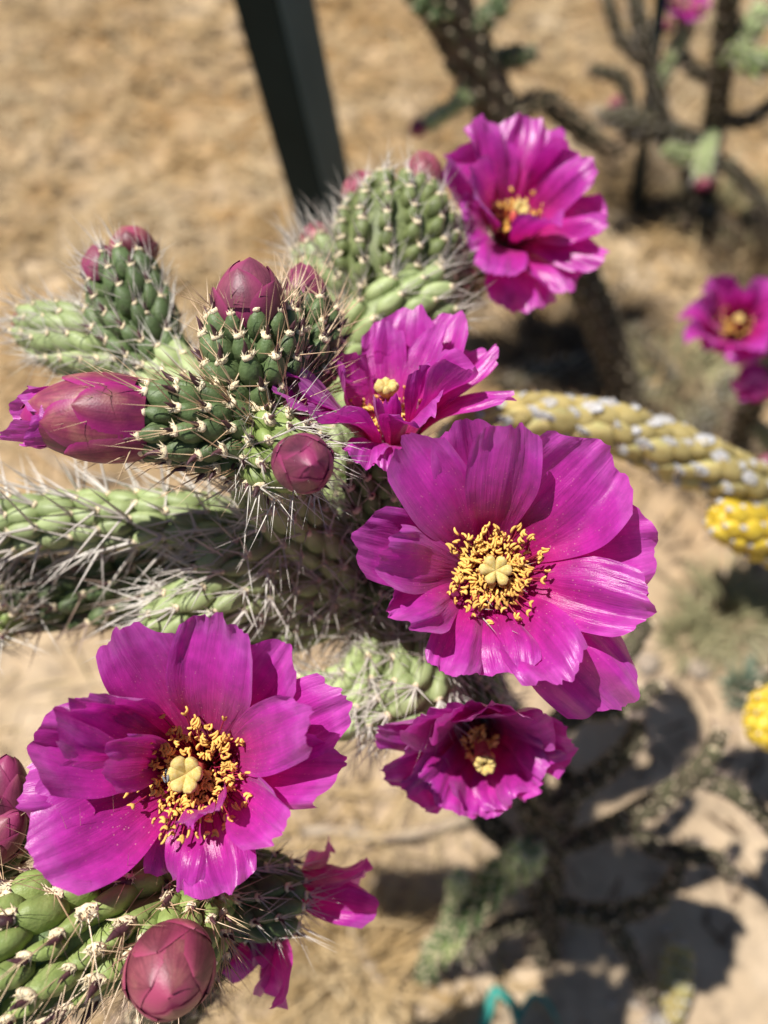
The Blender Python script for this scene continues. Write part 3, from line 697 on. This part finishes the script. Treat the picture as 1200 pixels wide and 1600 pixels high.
stem(main, [(690, 985, .262, 44), (660, 1050, .244, 58), (640, 1090, .238, 54), (600, 1105, .238, 40)], T_PALE, 8, .0070, False, (9, .018, .00030, M_SPINE_G), spread=.95)
stem(main, [(-60, 1000, .262, 40), (0, 955, .250, 45), (25, 935, .247, 26)], T_LM, 8, .0075, False, (6, .018, .00034, M_SPINE_G))
stem(main, [(560, 940, .262, 44), (470, 965, .252, 52), (380, 985, .248, 54), (290, 1020, .248, 46)], T_PALE, 8, .0075, False, (5, .016, .00036, M_SPINE_G), spread=.95, jit=.2)
stem(main, [(430, 830, .236, 40), (390, 870, .232, 50), (340, 885, .232, 46), (310, 880, .233, 26)], T_PALE, 8, .0072, False, (6, .016, .00034, M_SPINE_G), spread=.95, jit=.2)
# lower shaded branches
for pts in ([(805, 1170, .38, 20), (900, 1110, .385, 21), (985, 1010, .39, 18), (1010, 960, .39, 12)], [(835, 1270, .43, 18), (930, 1215, .42, 20), (985, 1165, .41, 18), (995, 1130, .405, 10)],
            [(848, 1330, .46, 18), (960, 1290, .445, 18), (1080, 1215, .425, 18), (1125, 1150, .415, 14)], [(960, 1290, .446, 14), (1040, 1330, .445, 16), (1110, 1340, .44, 15), (1150, 1380, .44, 10)],
            [(850, 1410, .495, 18), (940, 1430, .475, 18), (1020, 1410, .46, 16), (1060, 1360, .45, 11)], [(940, 1430, .476, 14), (985, 1490, .475, 15), (1010, 1560, .48, 12)], [(1080, 1215, .426, 14), (1150, 1240, .42, 16), (1215, 1300, .42, 14)],
            [(845, 1350, .468, 18), (765, 1290, .44, 20), (735, 1230, .43, 16)], [(852, 1440, .505, 16), (780, 1450, .49, 16), (735, 1500, .485, 12)], [(850, 1320, .455, 16), (890, 1260, .44, 17), (880, 1200, .43, 12)], [(900, 1110, .386, 13), (960, 1110, .385, 14), (1030, 1070, .38, 11)]):
    stem(main, pts, T_LOW, 6, .010, False, (3, .010, .00024, M_SPINE_D), jit=.25)

# ================================================================== LOWER LEFT PLANT
lb = gz(PG(180, 1720))
low = thing('cholla_cactus', lb, 'cholla with long ridged light green tubercles under a bug visited magenta flower', 'cactus')
stem(low, [(lb - Vector((0, 0, .01)), .015), (P(200, 1660, .36), .013), (P(300, 1520, .255), .012), (P(320, 1420, .217), .0105)], T_OLD, 7, .011, False, (5, .012, .00026, M_SPINE_D), name='trunk')
stem(low, [(330, 1400, .212, 46), (240, 1410, .202, 84), (120, 1452, .192, 104), (0, 1510, .184, 108), (-110, 1560, .180, 90)], T_BIG, 11, .0072, True, (4, .022, .00017, M_SPINE), name='stem', spread=.75, jit=.2)
stem(low, [(310, 1400, .208, 40), (290, 1432, .200, 70), (276, 1475, .192, 80), (268, 1508, .187, 66)], T_LM, 12, .0050, True, (5, .013, .00021, M_SPINE), name='ovary', skip0=.12)
bb = budpx(low, 268, 1492, 264, 1560, .182, 64, M_BUD, -.017, label='large rose bud pointing down beside long ridged tubercles', ntep=9, roll=.9)
stem(low, [(300, 1370, .222, 45), (370, 1392, .222, 66), (430, 1405, .222, 62), (462, 1412, .222, 42)], T_DARK, 9, .0056, True, (6, .012, .0002, M_SPINE_G), name='ovary')
stem(low, [(305, 1395, .216, 40), (302, 1330, .210, 52), (300, 1262, .207, 46)], T_LM, 9, .0056, False, (5, .012, .0002, M_SPINE), name='ovary')
stem(low, [(-120, 1420, .222, 40), (-40, 1350, .212, 60), (0, 1300, .208, 58), (18, 1270, .206, 40)], T_OV, 9, .0060, True, (6, .013, .00022, M_SPINE), name='ovary')
budpx(low, 4, 1296, 12, 1180, .203, 38, M_BUD_D, -.002, label='brownish plum bud at the tip of the leftmost ovary', ntep=10)
budpx(low, -22, 1330, 30, 1270, .200, 36, M_BUD_D, -.003, label='lower brownish plum bud on the leftmost ovary', ntep=10)

fA = Flower(low, 300, 1205, .191, cv(-.02, .22, 1), .016, .005, .0125, label='big cupped magenta flower with a small insect on its stigma')
A_l = [(196, 976, -.006, 142, .0, .08, .08, .001), (345, 964, -.010, 150, .0, .16, .10, .0), (446, 1006, -.005, 125, .02, .12, .10, .001), (546, 1090, -.008, 125, .03, .10, .10, .0012),
 (486, 1122, -.022, 118, .02, .25, .10, .0), (526, 1204, -.012, 118, .05, .16, .14, .001), (440, 1300, -.018, 105, .07, .20, .12, .0), (350, 1404, -.012, 122, .10, -.10, .16, .0), (275, 1390, -.006, 110, .10, -.10, .14, .001),
 (46, 1328, -.014, 200, .03, .08, .07, .0), (38, 1235, -.006, 150, .03, .08, .12, .0012), (52, 1150, -.012, 150, .02, .14, .15, .0), (90, 1090, -.018, 135, .02, .10, .22, .0006), (165, 1190, -.018, 95, .04, .2, .10, -.001)]
for (u, v, dd, wp, bl, cu, ru, la) in A_l: fA.petal(u, v, dd, wp, bl, cu, ru, lay=la)
fA.petal(300, 1290, -.014, 60, .10, .2, .12, lay=-.002); fA.petal(345, 1262, -.018, 34, .0, .2, .1, lay=-.003)
fA.stamens(225, .0122, .0042, .0005, True, outer=50)
fA.stigma(.0042, .0058, 6, .48)

# flower hanging behind, seen from its back
fH = Flower(low, 468, 1412, .226, cv(.80, -.45, -.25), .012, .004, .008, label='narrow petalled magenta flower hanging behind the dark ovary, seen from behind', hi=False)
for (u, v, dd, wp) in ((565, 1350, .008, 42), (578, 1420, .0, 34), (508, 1338, .02, 45), (436, 1552, -.004, 78), (404, 1526, .008, 50), (352, 1486, .012, 50), (395, 1470, .0, 50), (555, 1390, .02, 45)):
    fH.petal(u + (u - 468) * .12, v + (v - 1412) * .10, dd - .004, wp * 2.0, .05, .05, .16, bf=.3)

# ---- the insect on the stigma
ic = fA.c + fA.axis * .0062 + cv(-1, 0, 0) * .0042
ins = thing('insect', ic, 'tiny black bee clinging to the stigma of the cupped flower', 'insect')
M_INS = simple('insect_black', (.006, .006, .007), (.02, .02, .024), 2000, .3, .5)
M_WING = simple('insect_wing', (.25, .26, .28), (.4, .42, .45), 800, .2, .6, trans=.5)
idir = cv(.25, -1, .1); iz = cv(-.5, .1, 1); Fi = frame(ic, iz, idir); R3 = Fi.to_3x3()
for nm, off, ax in (('abdomen', (.0009, 0, .0004), (.0010, .0006, .0005)), ('thorax', (-.0004, 0, .0005), (.0006, .00055, .0005)), ('head', (-.0011, 0, .0004), (.00035, .00045, .0004))):
    mb = MB(); ellipsoid(mb, Fi @ Vector(off), ax, 10, 8, 0, R3); put(mb, nm, [M_INS], ins, Fi @ Vector(off))
for s_ in (-1, 1):
    mb = MB(); ellipsoid(mb, Fi @ Vector((.0009, s_ * .0006, .0010)), (.0011, .00035, .00003), 8, 4, 0, R3 @ Matrix.Rotation(s_ * -.35, 3, 'Z')); put(mb, 'wing', [M_WING], ins)
    for q in range(3):
        mb = MB(); x0 = -.0007 + q * .0004
        tube(mb, [Fi @ Vector(p) for p in ((x0, s_ * .0004, .0003), (x0 * 1.3, s_ * .0009, .0006), (x0 * 1.6, s_ * .0013, -.0002))], [.00007, .00006, .00004], 5); put(mb, 'leg', [M_INS], ins)

# ================================================================== YELLOW STEMMED PLANT
yb = gz(PG(1330, 960))
yel = thing('cholla_cactus', yb, 'cholla stem of yellow tubercles with silvery papery sheaths behind the middle flower', 'cactus')
stem(yel, [(yb - Vector((0, 0, .01)), .015), (P(1320, 900, .5), .014), (P(1280, 840, .38), .013)], T_OLD, 7, .011, False, (4, .01, .0003, M_SPINE_D), name='trunk')
stem(yel, [(1300, 850, .385, 50), (1200, 775, .352, 46), (1080, 718, .332, 46), (950, 668, .316, 42), (840, 648, .306, 38), (750, 662, .301, 32), (718, 674, .300, 16)], T_YEL, 6, .0094, True, (1, .008, .0002, M_SPINE), spread=.6, jit=.26)
stem(yel, [(1290, 865, .37, 36), (1230, 850, .352, 42), (1165, 826, .340, 42), (1120, 808, .333, 28)], T_FRU, 6, .0075, True, (1, .006, .0002, M_SPINE_D), name='fruit', label='bright yellow knobbly fruit tip at the right')
stem(yel, [(1290, 905, .37, 40), (1260, 990, .37, 40), (1235, 1080, .36, 40), (1222, 1100, .358, 44)], T_OLD, 7, .011, False, (3, .01, .0003, M_SPINE_D))
stem(yel, [(1220, 1085, .356, 30), (1212, 1115, .352, 46), (1206, 1150, .350, 42), (1204, 1172, .350, 20)], T_FRS, 12, .0055, False, (1, .004, .0002, M_SPINE_D), name='fruit', label='single round yellow fruit')

# ================================================================== BACKGROUND PLANTS
l0 = gz(PG(1005, 650))
lean = thing('cholla_cactus', l0, 'brown bare trunked cholla leaning left behind the back flower', 'cactus')
stem(lean, [(l0 - Vector((0, 0, .02)), .019), (P(930, 480, .70), .019), (P(820, 260, .645), .020), (P(745, 110, .60), .021), (P(680, -30, .56), .022), (P(640, -160, .53), .02)], T_OLD, 8, .016, False, (2, .008, .0003, M_SPINE_D), name='trunk', skin=M_BARK, core=.95)
stem(lean, [(800, 180, .622, 16), (850, 160, .63, 18), (910, 205, .65, 18), (960, 240, .67, 14)], T_OLD, 7, .012, False, (6, .012, .0003, M_SPINE))
stem(lean, [(760, 120, .605, 18), (710, 165, .60, 14), (665, 196, .60, 12)], T_PALE, 6, .010, False, (4, .010, .00025, M_SPINE_G))
stem(lean, [(770, 95, .60, 18), (800, 90, .60, 18), (832, 84, .60, 12)], T_DARK, 6, .010, False, (4, .01, .0003, M_SPINE_D))
stem(lean, [(700, 20, .565, 20), (670, 10, .56, 22), (640, -20, .56, 18)], T_DARK, 6, .010, False, (4, .01, .0003, M_SPINE_D))
stem(lean, [(740, 40, .575, 18), (770, 20, .57, 20), (790, -20, .57, 18)], T_DARK, 6, .010, False, (4, .01, .0003, M_SPINE_D))
budpx(lean, 660, 198, 640, 202, .60, 13, M_BUD_D, -.004, label='tiny plum bud ending a thin side stem', ntep=6)

r0_ = gz(PG(1108, 300))
tr = thing('cholla_cactus', r0_, 'thin branching cholla with tiny pink buds beside the black stake', 'cactus')
stem(tr, [(r0_ - Vector((0, 0, .02)), .014), (P(1118, 180, .80), .013), (P(1132, 60, .74), .013), (P(1142, -60, .69), .012)], T_OLD, 7, .014, False, (3, .01, .0003, M_SPINE_D), name='trunk', skin=M_BARK, core=.95)
for pts, tb in (([(1112, 235, .83, 16), (1060, 215, .81, 20), (1000, 190, .79, 20), (935, 185, .78, 14)], T_OLD), ([(1040, 210, .80, 14), (1022, 130, .77, 14), (1000, 40, .74, 14), (985, -40, .72, 12)], T_OLD),
                ([(1110, 240, .83, 14), (1070, 245, .81, 16), (1040, 230, .80, 12)], T_PALE), ([(1115, 200, .81, 12), (1100, 250, .80, 15), (1098, 282, .80, 12)], T_PALE),
                ([(1030, 130, .77, 12), (1060, 70, .75, 14), (1075, 20, .74, 12)], T_PALE), ([(1130, 90, .75, 16), (1170, 50, .73, 20), (1195, 10, .72, 18)], T_PALE), ([(1135, 60, .74, 14), (1180, 100, .73, 22), (1215, 90, .72, 20)], T_LM)):
    stem(tr, pts, tb, 7, .011, False, (6, .012, .0003, M_SPINE_G))
for pts in ([(1000, 200, .80, 13), (960, 230, .81, 14), (900, 215, .82, 11)], [(1060, 220, .82, 12), (1080, 300, .84, 13), (1060, 345, .86, 11)], [(1112, 250, .83, 12), (1150, 270, .82, 13), (1200, 330, .82, 11)],
            [(1010, 100, .76, 10), (970, 60, .76, 12), (950, 0, .75, 10)], [(1125, 120, .77, 11), (1085, 110, .76, 12), (1050, 60, .75, 10)], [(1118, 180, .80, 12), (1165, 190, .79, 13), (1220, 150, .78, 11)], [(985, 195, .79, 11), (975, 130, .78, 12), (930, 110, .78, 9)]):
    stem(tr, pts, T_OLD, 5, .012, False, (5, .012, .0003, M_SPINE_D))
for (u, v, s_) in ((1100, 292, 13), (962, 166, 12), (1072, 55, 12), (1040, 44, 10)):
    budpx(tr, u, v + 4, u + 2, v - 14, .785, s_, M_BUD, 0, ntep=6, label='tiny pink bud on a thin branch')
fT = Flower(tr, 1072, 8, .735, cv(.2, .6, .7), .012, .004, .008, hi=False, label='small magenta flower high on the thin branching plant')
for q in range(8): a = q * .785; fT.petal(1072 + 38 * math.cos(a), 4 + 28 * math.sin(a), -.01, 34, .05, .1, .12)

sB = gz(PG(998, 348)); st = thing('stake', sB, 'thin black metal stake standing beside the thin branching cholla', 'stake')
mb = MB(); prism(mb, [(.0075, 0), (.0025, .0025), (0, .0075), (-.0025, .0025), (-.0075, 0), (-.0025, -.0025), (0, -.0075), (.0025, -.0025)], sB - Vector((0, 0, .03)), P(1040, -60, .70), Vector((1, .4, 0)))
put(mb, 'shaft', [M_POST], st, sB, smooth=False)
mb = MB(); tp = P(1040, -60, .70); ellipsoid(mb, tp, (.009, .009, .006), 10, 6); put(mb, 'cap', [M_POST], st, tp)

e0 = gz(PG(1155, 720))
edge = thing('cholla_cactus', e0, 'small cholla at the right with a yellow centred magenta flower and a closing one', 'cactus')
stem(edge, [(e0 - Vector((0, 0, .02)), .013), (P(1165, 650, .66), .012), (P(1195, 590, .58), .011), (P(1215, 540, .52), .011)], T_OLD, 7, .012, False, (4, .01, .0003, M_SPINE_D), name='trunk', skin=M_BARK, core=.95)
fF = Flower(edge, 1152, 505, .455, cv(-.25, .3, .9), .016, .005, .010, hi=False, label='magenta flower with a yellow centre on the small cholla at the right')
for q in range(11):
    a = q * 2 * math.pi / 11 + .2; k = uni(.92, 1.1); a += uni(-.22, .22); k *= uni(.85, 1.12); fF.petal(1150 + 78 * k * math.cos(a), 496 - 68 * k * math.sin(a), uni(-.022, .002), uni(50, 74), .05, uni(.0, .25), .18, lay=.001 * (q % 2))
fF.stamens(60, .0095, .002, 0, False); fF.stigma(.004, .004, 6, .5)
stem(edge, [(1215, 540, .52, 20), (1185, 520, .49, 26), (1160, 508, .478, 24)], T_DARK, 8, .007, False, (4, .010, .0002, M_SPINE_G), name='ovary')
fG = Flower(edge, 1200, 602, .47, cv(-.8, .1, .3), .014, .005, .008, hi=False, label='half closed magenta flower beneath the yellow centred one')
for (u, v, dd, wp) in ((1152, 584, 0, 50), (1148, 604, -.008, 55), (1160, 624, -.004, 50), (1162, 592, .008, 50), (1167, 612, .01, 50), (1158, 597, -.012, 45)): fG.petal(u, v, dd, wp, .14, .25, .1)
stem(edge, [(1220, 545, .53, 18), (1215, 580, .50, 24), (1200, 590, .480, 22)], T_DARK, 8, .007, False, (4, .010, .0002, M_SPINE_G), name='ovary')
budpx(edge, 1215, 730, 1188, 716, .50, 16, M_BUD_D, 0, ntep=6, label='dark plum bud low on the small cholla')
stem(edge, [(1175, 660, .68, 10), (1215, 700, .58, 18), (1214, 728, .503, 17)], T_DARK, 7, .009, False, (4, .010, .0002, M_SPINE_G))

# young plant in the shade at the bottom
y0 = gz(PG(660, 1530))
yg = thing('cholla_cactus', y0, 'young dark green cholla with pale rounded tips low in the shade', 'cactus')
stem(yg, [(y0 - Vector((0, 0, .01)), .011), (P(690, 1480, .50), .0105), (P(745, 1415, .475), .0105), (P(800, 1352, .45), .0115), (P(822, 1330, .44), .010)], T_DARK, 7, .009, False, (3, .008, .0002, M_SPINE_D))
stem(yg, [(800, 1360, .452, 26), (820, 1340, .438, 32), (828, 1325, .43, 22)], T_PALE, 8, .007, False, (5, .008, .0002, M_SPINE_G), name='joint')
stem(yg, [(700, 1470, .496, 12), (705, 1425, .475, 10), (714, 1395, .462, 12)], T_DARK, 6, .008, False, (2, .006, .0002, M_SPINE_D))
stem(yg, [(712, 1400, .462, 12), (715, 1385, .456, 18), (716, 1370, .450, 14)], T_PALE, 7, .006, False, (3, .005, .0002, M_SPINE_G), name='joint')
stem(yg, [(680, 1490, .503, 14), (702, 1482, .492, 18), (716, 1470, .486, 12)], T_LM, 7, .007, False, (3, .006, .0002, M_SPINE_G), name='joint')

# ================================================================== SMALL THINGS ON THE GROUND
def ribbon(name, pts, wd, twist, label):
    pa = [PG(u, v, h) for u, v, h in pts]; out = path_of([(p, .01) for p in pa], 40); mb = MB(); V = []; f = []
    for i, (p, r) in enumerate(out):
        t = (out[min(i + 1, len(out) - 1)][0] - out[max(0, i - 1)][0]).normalized(); a = twist[0] + (twist[1] - twist[0]) * i / len(out)
        s_ = t.cross(Vector((0, 0, 1))).normalized(); u_ = s_.cross(t); d = (s_ * math.cos(a) + u_ * math.sin(a)) * wd; n_ = t.cross(d).normalized() * .0003
        V += [p - d + n_, p + d + n_, p + d - n_, p - d - n_]
    for i in range(len(out) - 1):
        for j in range(4): f.append((4 * i + j, 4 * i + (j + 1) % 4, 4 * i + 4 + (j + 1) % 4, 4 * i + 4 + j))
    mb.add(V, f); o = put(mb, name, [M_RIB], None, label=label, cat='ribbon'); return o
ribbon('ribbon', [(745, 1630, .004), (762, 1580, .006), (775, 1548, .018), (800, 1572, .014), (806, 1620, .006), (770, 1660, .004)], .0034, (.3, 1.0), 'teal plastic ribbon loop lying in the straw')
ribbon('ribbon', [(806, 1600, .006), (830, 1556, .012), (858, 1570, .012), (878, 1620, .004)], .0016, (.2, .9), 'narrow teal ribbon end curling over bare sand')

def twig(pts, r, label, name='twig'):
    pa = [(PG(u, v, h), r * k) for u, v, h, k in pts]; pth = path_of(pa, 24); mb = MB(); tube(mb, [p for p, _ in pth], [q * (1 + .18 * N1(i * .9, r * 1e4)) for i, (_, q) in enumerate(pth)], 7)
    put(mb, name, [M_TWIG], None, label=label, cat='twig')
twig([(440, 1300, .004, .6), (520, 1298, .006, .9), (600, 1310, .006, 1), (690, 1292, .006, 1), (780, 1262, .004, .8)], .0042, 'pale curved dry twig lying below the hooded flower')
twig([(545, 1440, .005, .9), (575, 1500, .006, 1), (605, 1550, .004, .8)], .0045, 'short grey stick lying in the straw at the bottom')
twig([(60, 700, .004, .6), (110, 735, .006, 1), (180, 750, .004, .7)], .003, 'thin twig on bare earth beyond the half open bud')

# fallen fruit with its dry bristles
fb = PG(1042, 1545); fb.z = hgt(fb.x, fb.y) + .014
ff = thing('fallen_fruit', fb, 'pale yellow fallen cholla fruit with white bristles on the sand', 'fruit')
a_ = fb; b_ = fb + Vector((.006, .020, .003))
stem(ff, [(a_ - Vector((.004, .014, .002)), .008), (a_, .0115), (b_, .010), (b_ + Vector((0, .004, 0)), .005)], T_FRD, 9, .0075, False, (1, .004, .0002, M_SPINE_D), name='body')
mb = MB(); c_ = PG(1015, 1580); c_.z = hgt(c_.x, c_.y) + .012
for q in range(60):
    d = Vector((uni(-1, 1), uni(-1, 1), uni(-.2, 1))).normalized(); cone(mb, c_, c_ + d * uni(.010, .017), .0006, 4)
put(mb, 'bristles', [M_SPINE_G], ff, c_, smooth=False, kind='stuff')

for i, (u, v, r, lb_) in enumerate(((1092, 1046, .011, 'pale oblong stone on sand between the two yellow fruits'), (1010, 1036, .012, 'brown rounded stone beside the middle flower'),
        (1180, 180, .016, 'large grey stone behind the thin branching cholla'), (640, 1432, .007, 'small stone in the straw beside the young dark green cholla'))):
    p = PG(u, v); p.z = hgt(p.x, p.y) + r * .3; q = stone_mb(p, r, i * 13.7, 12, 8)
    put(q, 'stone', [M_STONE], None, p, label=lb_, cat='stone', group='stones on the dry earth')

# dry weeds
M_WEED = simple('weed_dry', (.20, .20, .10), (.34, .31, .17), 12, .7, .3, 0, c3=(.40, .36, .24), trans=.2)
M_WEEDG = simple('weed_grey_green', (.16, .22, .15), (.30, .37, .28), 12, .7, .3, 0, trans=.2)
M_WEEDB = simple('weed_dead_brown', (.10, .07, .045), (.20, .15, .09), 12, .8, .2, 0, trans=.1)
def weed(u, v, h, rad, n, mt, label):
    c = gz(PG(u, v)); mb = MB()
    for q in range(n):
        a = rnd() * 6.283; r = rad * math.sqrt(rnd()); b0 = c + Vector((r * .5 * math.cos(a), r * .5 * math.sin(a), -.002))
        t = b0 + Vector((r * math.cos(a) + uni(-.3, .3) * rad, r * math.sin(a) + uni(-.3, .3) * rad, h * uni(.3, 1))); md = b0.lerp(t, .5) + Vector((0, 0, h * .2))
        sd = Vector((-math.sin(a), math.cos(a), uni(-.4, .4))) * uni(.0006, .0014)
        mb.add([b0 - sd, b0 + sd, md + sd, md - sd, t], [(0, 1, 2, 3), (3, 2, 4)])
    put(mb, 'weed', [mt], None, c, smooth=False, label=label, cat='weed')
weed(1140, 965, .030, .045, 260, M_WEED, 'low olive dry weed on sand behind the round yellow fruit')
weed(1158, 1085, .030, .020, 160, M_WEEDG, 'small grey green weed tuft beside the round yellow fruit')
weed(1060, 590, .030, .06, 240, M_WEED, 'spreading dry weed at the foot of the leaning trunk')
weed(1000, 300, .05, .06, 260, M_WEEDB, 'brown dead scrub at the foot of the black stake')
weed(1180, 420, .05, .06, 260, M_WEEDB, 'brown dead scrub behind the yellow centred flower')
weed(1090, 690, .035, .06, 240, M_WEEDB, 'brown dead growth beside the foot of the small cholla')
weed(860, 560, .035, .07, 320, M_WEEDB, 'dark brown dead growth behind the yellow stem')
weed(960, 520, .04, .05, 260, M_WEEDB, 'brown dead growth right of the leaning trunk')
weed(1130, 330, .045, .06, 260, M_WEED, 'straw brown weed around the thin branching cholla')
weed(1080, 1000, .020, .03, 140, M_WEED, 'thin straw weed between the brown stone and the pale one')
weed(540, 1520, .030, .05, 300, M_STRAW, 'golden straw tuft beside the short grey stick')
weed(470, 1450, .025, .05, 240, M_STRAW, 'golden straw tuft beneath the hanging narrow petalled flower')

# fallen dry joints
def joint(u, v, ang, L, r, label, tb=None):
    c = gz(PG(u, v)) + Vector((0, 0, r * .8)); d = Vector((math.cos(ang), math.sin(ang), uni(-.03, .06))) * L * .5
    root = thing('fallen_joint', c - Vector((0, 0, r * .8)), label, 'cactus joint')
    stem(root, [(c - d * 1.05, r * .5), (c - d * .7, r * .95), (c, r), (c + d * .7, r * .95), (c + d * 1.05, r * .5)], tb or T_OLD, 7, .011, False, (4, .010, .0003, M_SPINE_G), name='body')
joint(850, 590, .3, .09, .011, 'fallen brown cholla joint lying left of the leaning trunk foot')
joint(1015, 560, 2.0, .08, .011, 'fallen brown cholla joint lying behind the leaning trunk foot')
joint(960, 600, -.5, .07, .010, 'short fallen joint against the leaning trunk foot')
joint(1110, 640, .9, .08, .011, 'fallen joint beside the foot of the small cholla')
joint(1060, 345, -.2, .10, .011, 'fallen joint lying at the foot of the black stake')
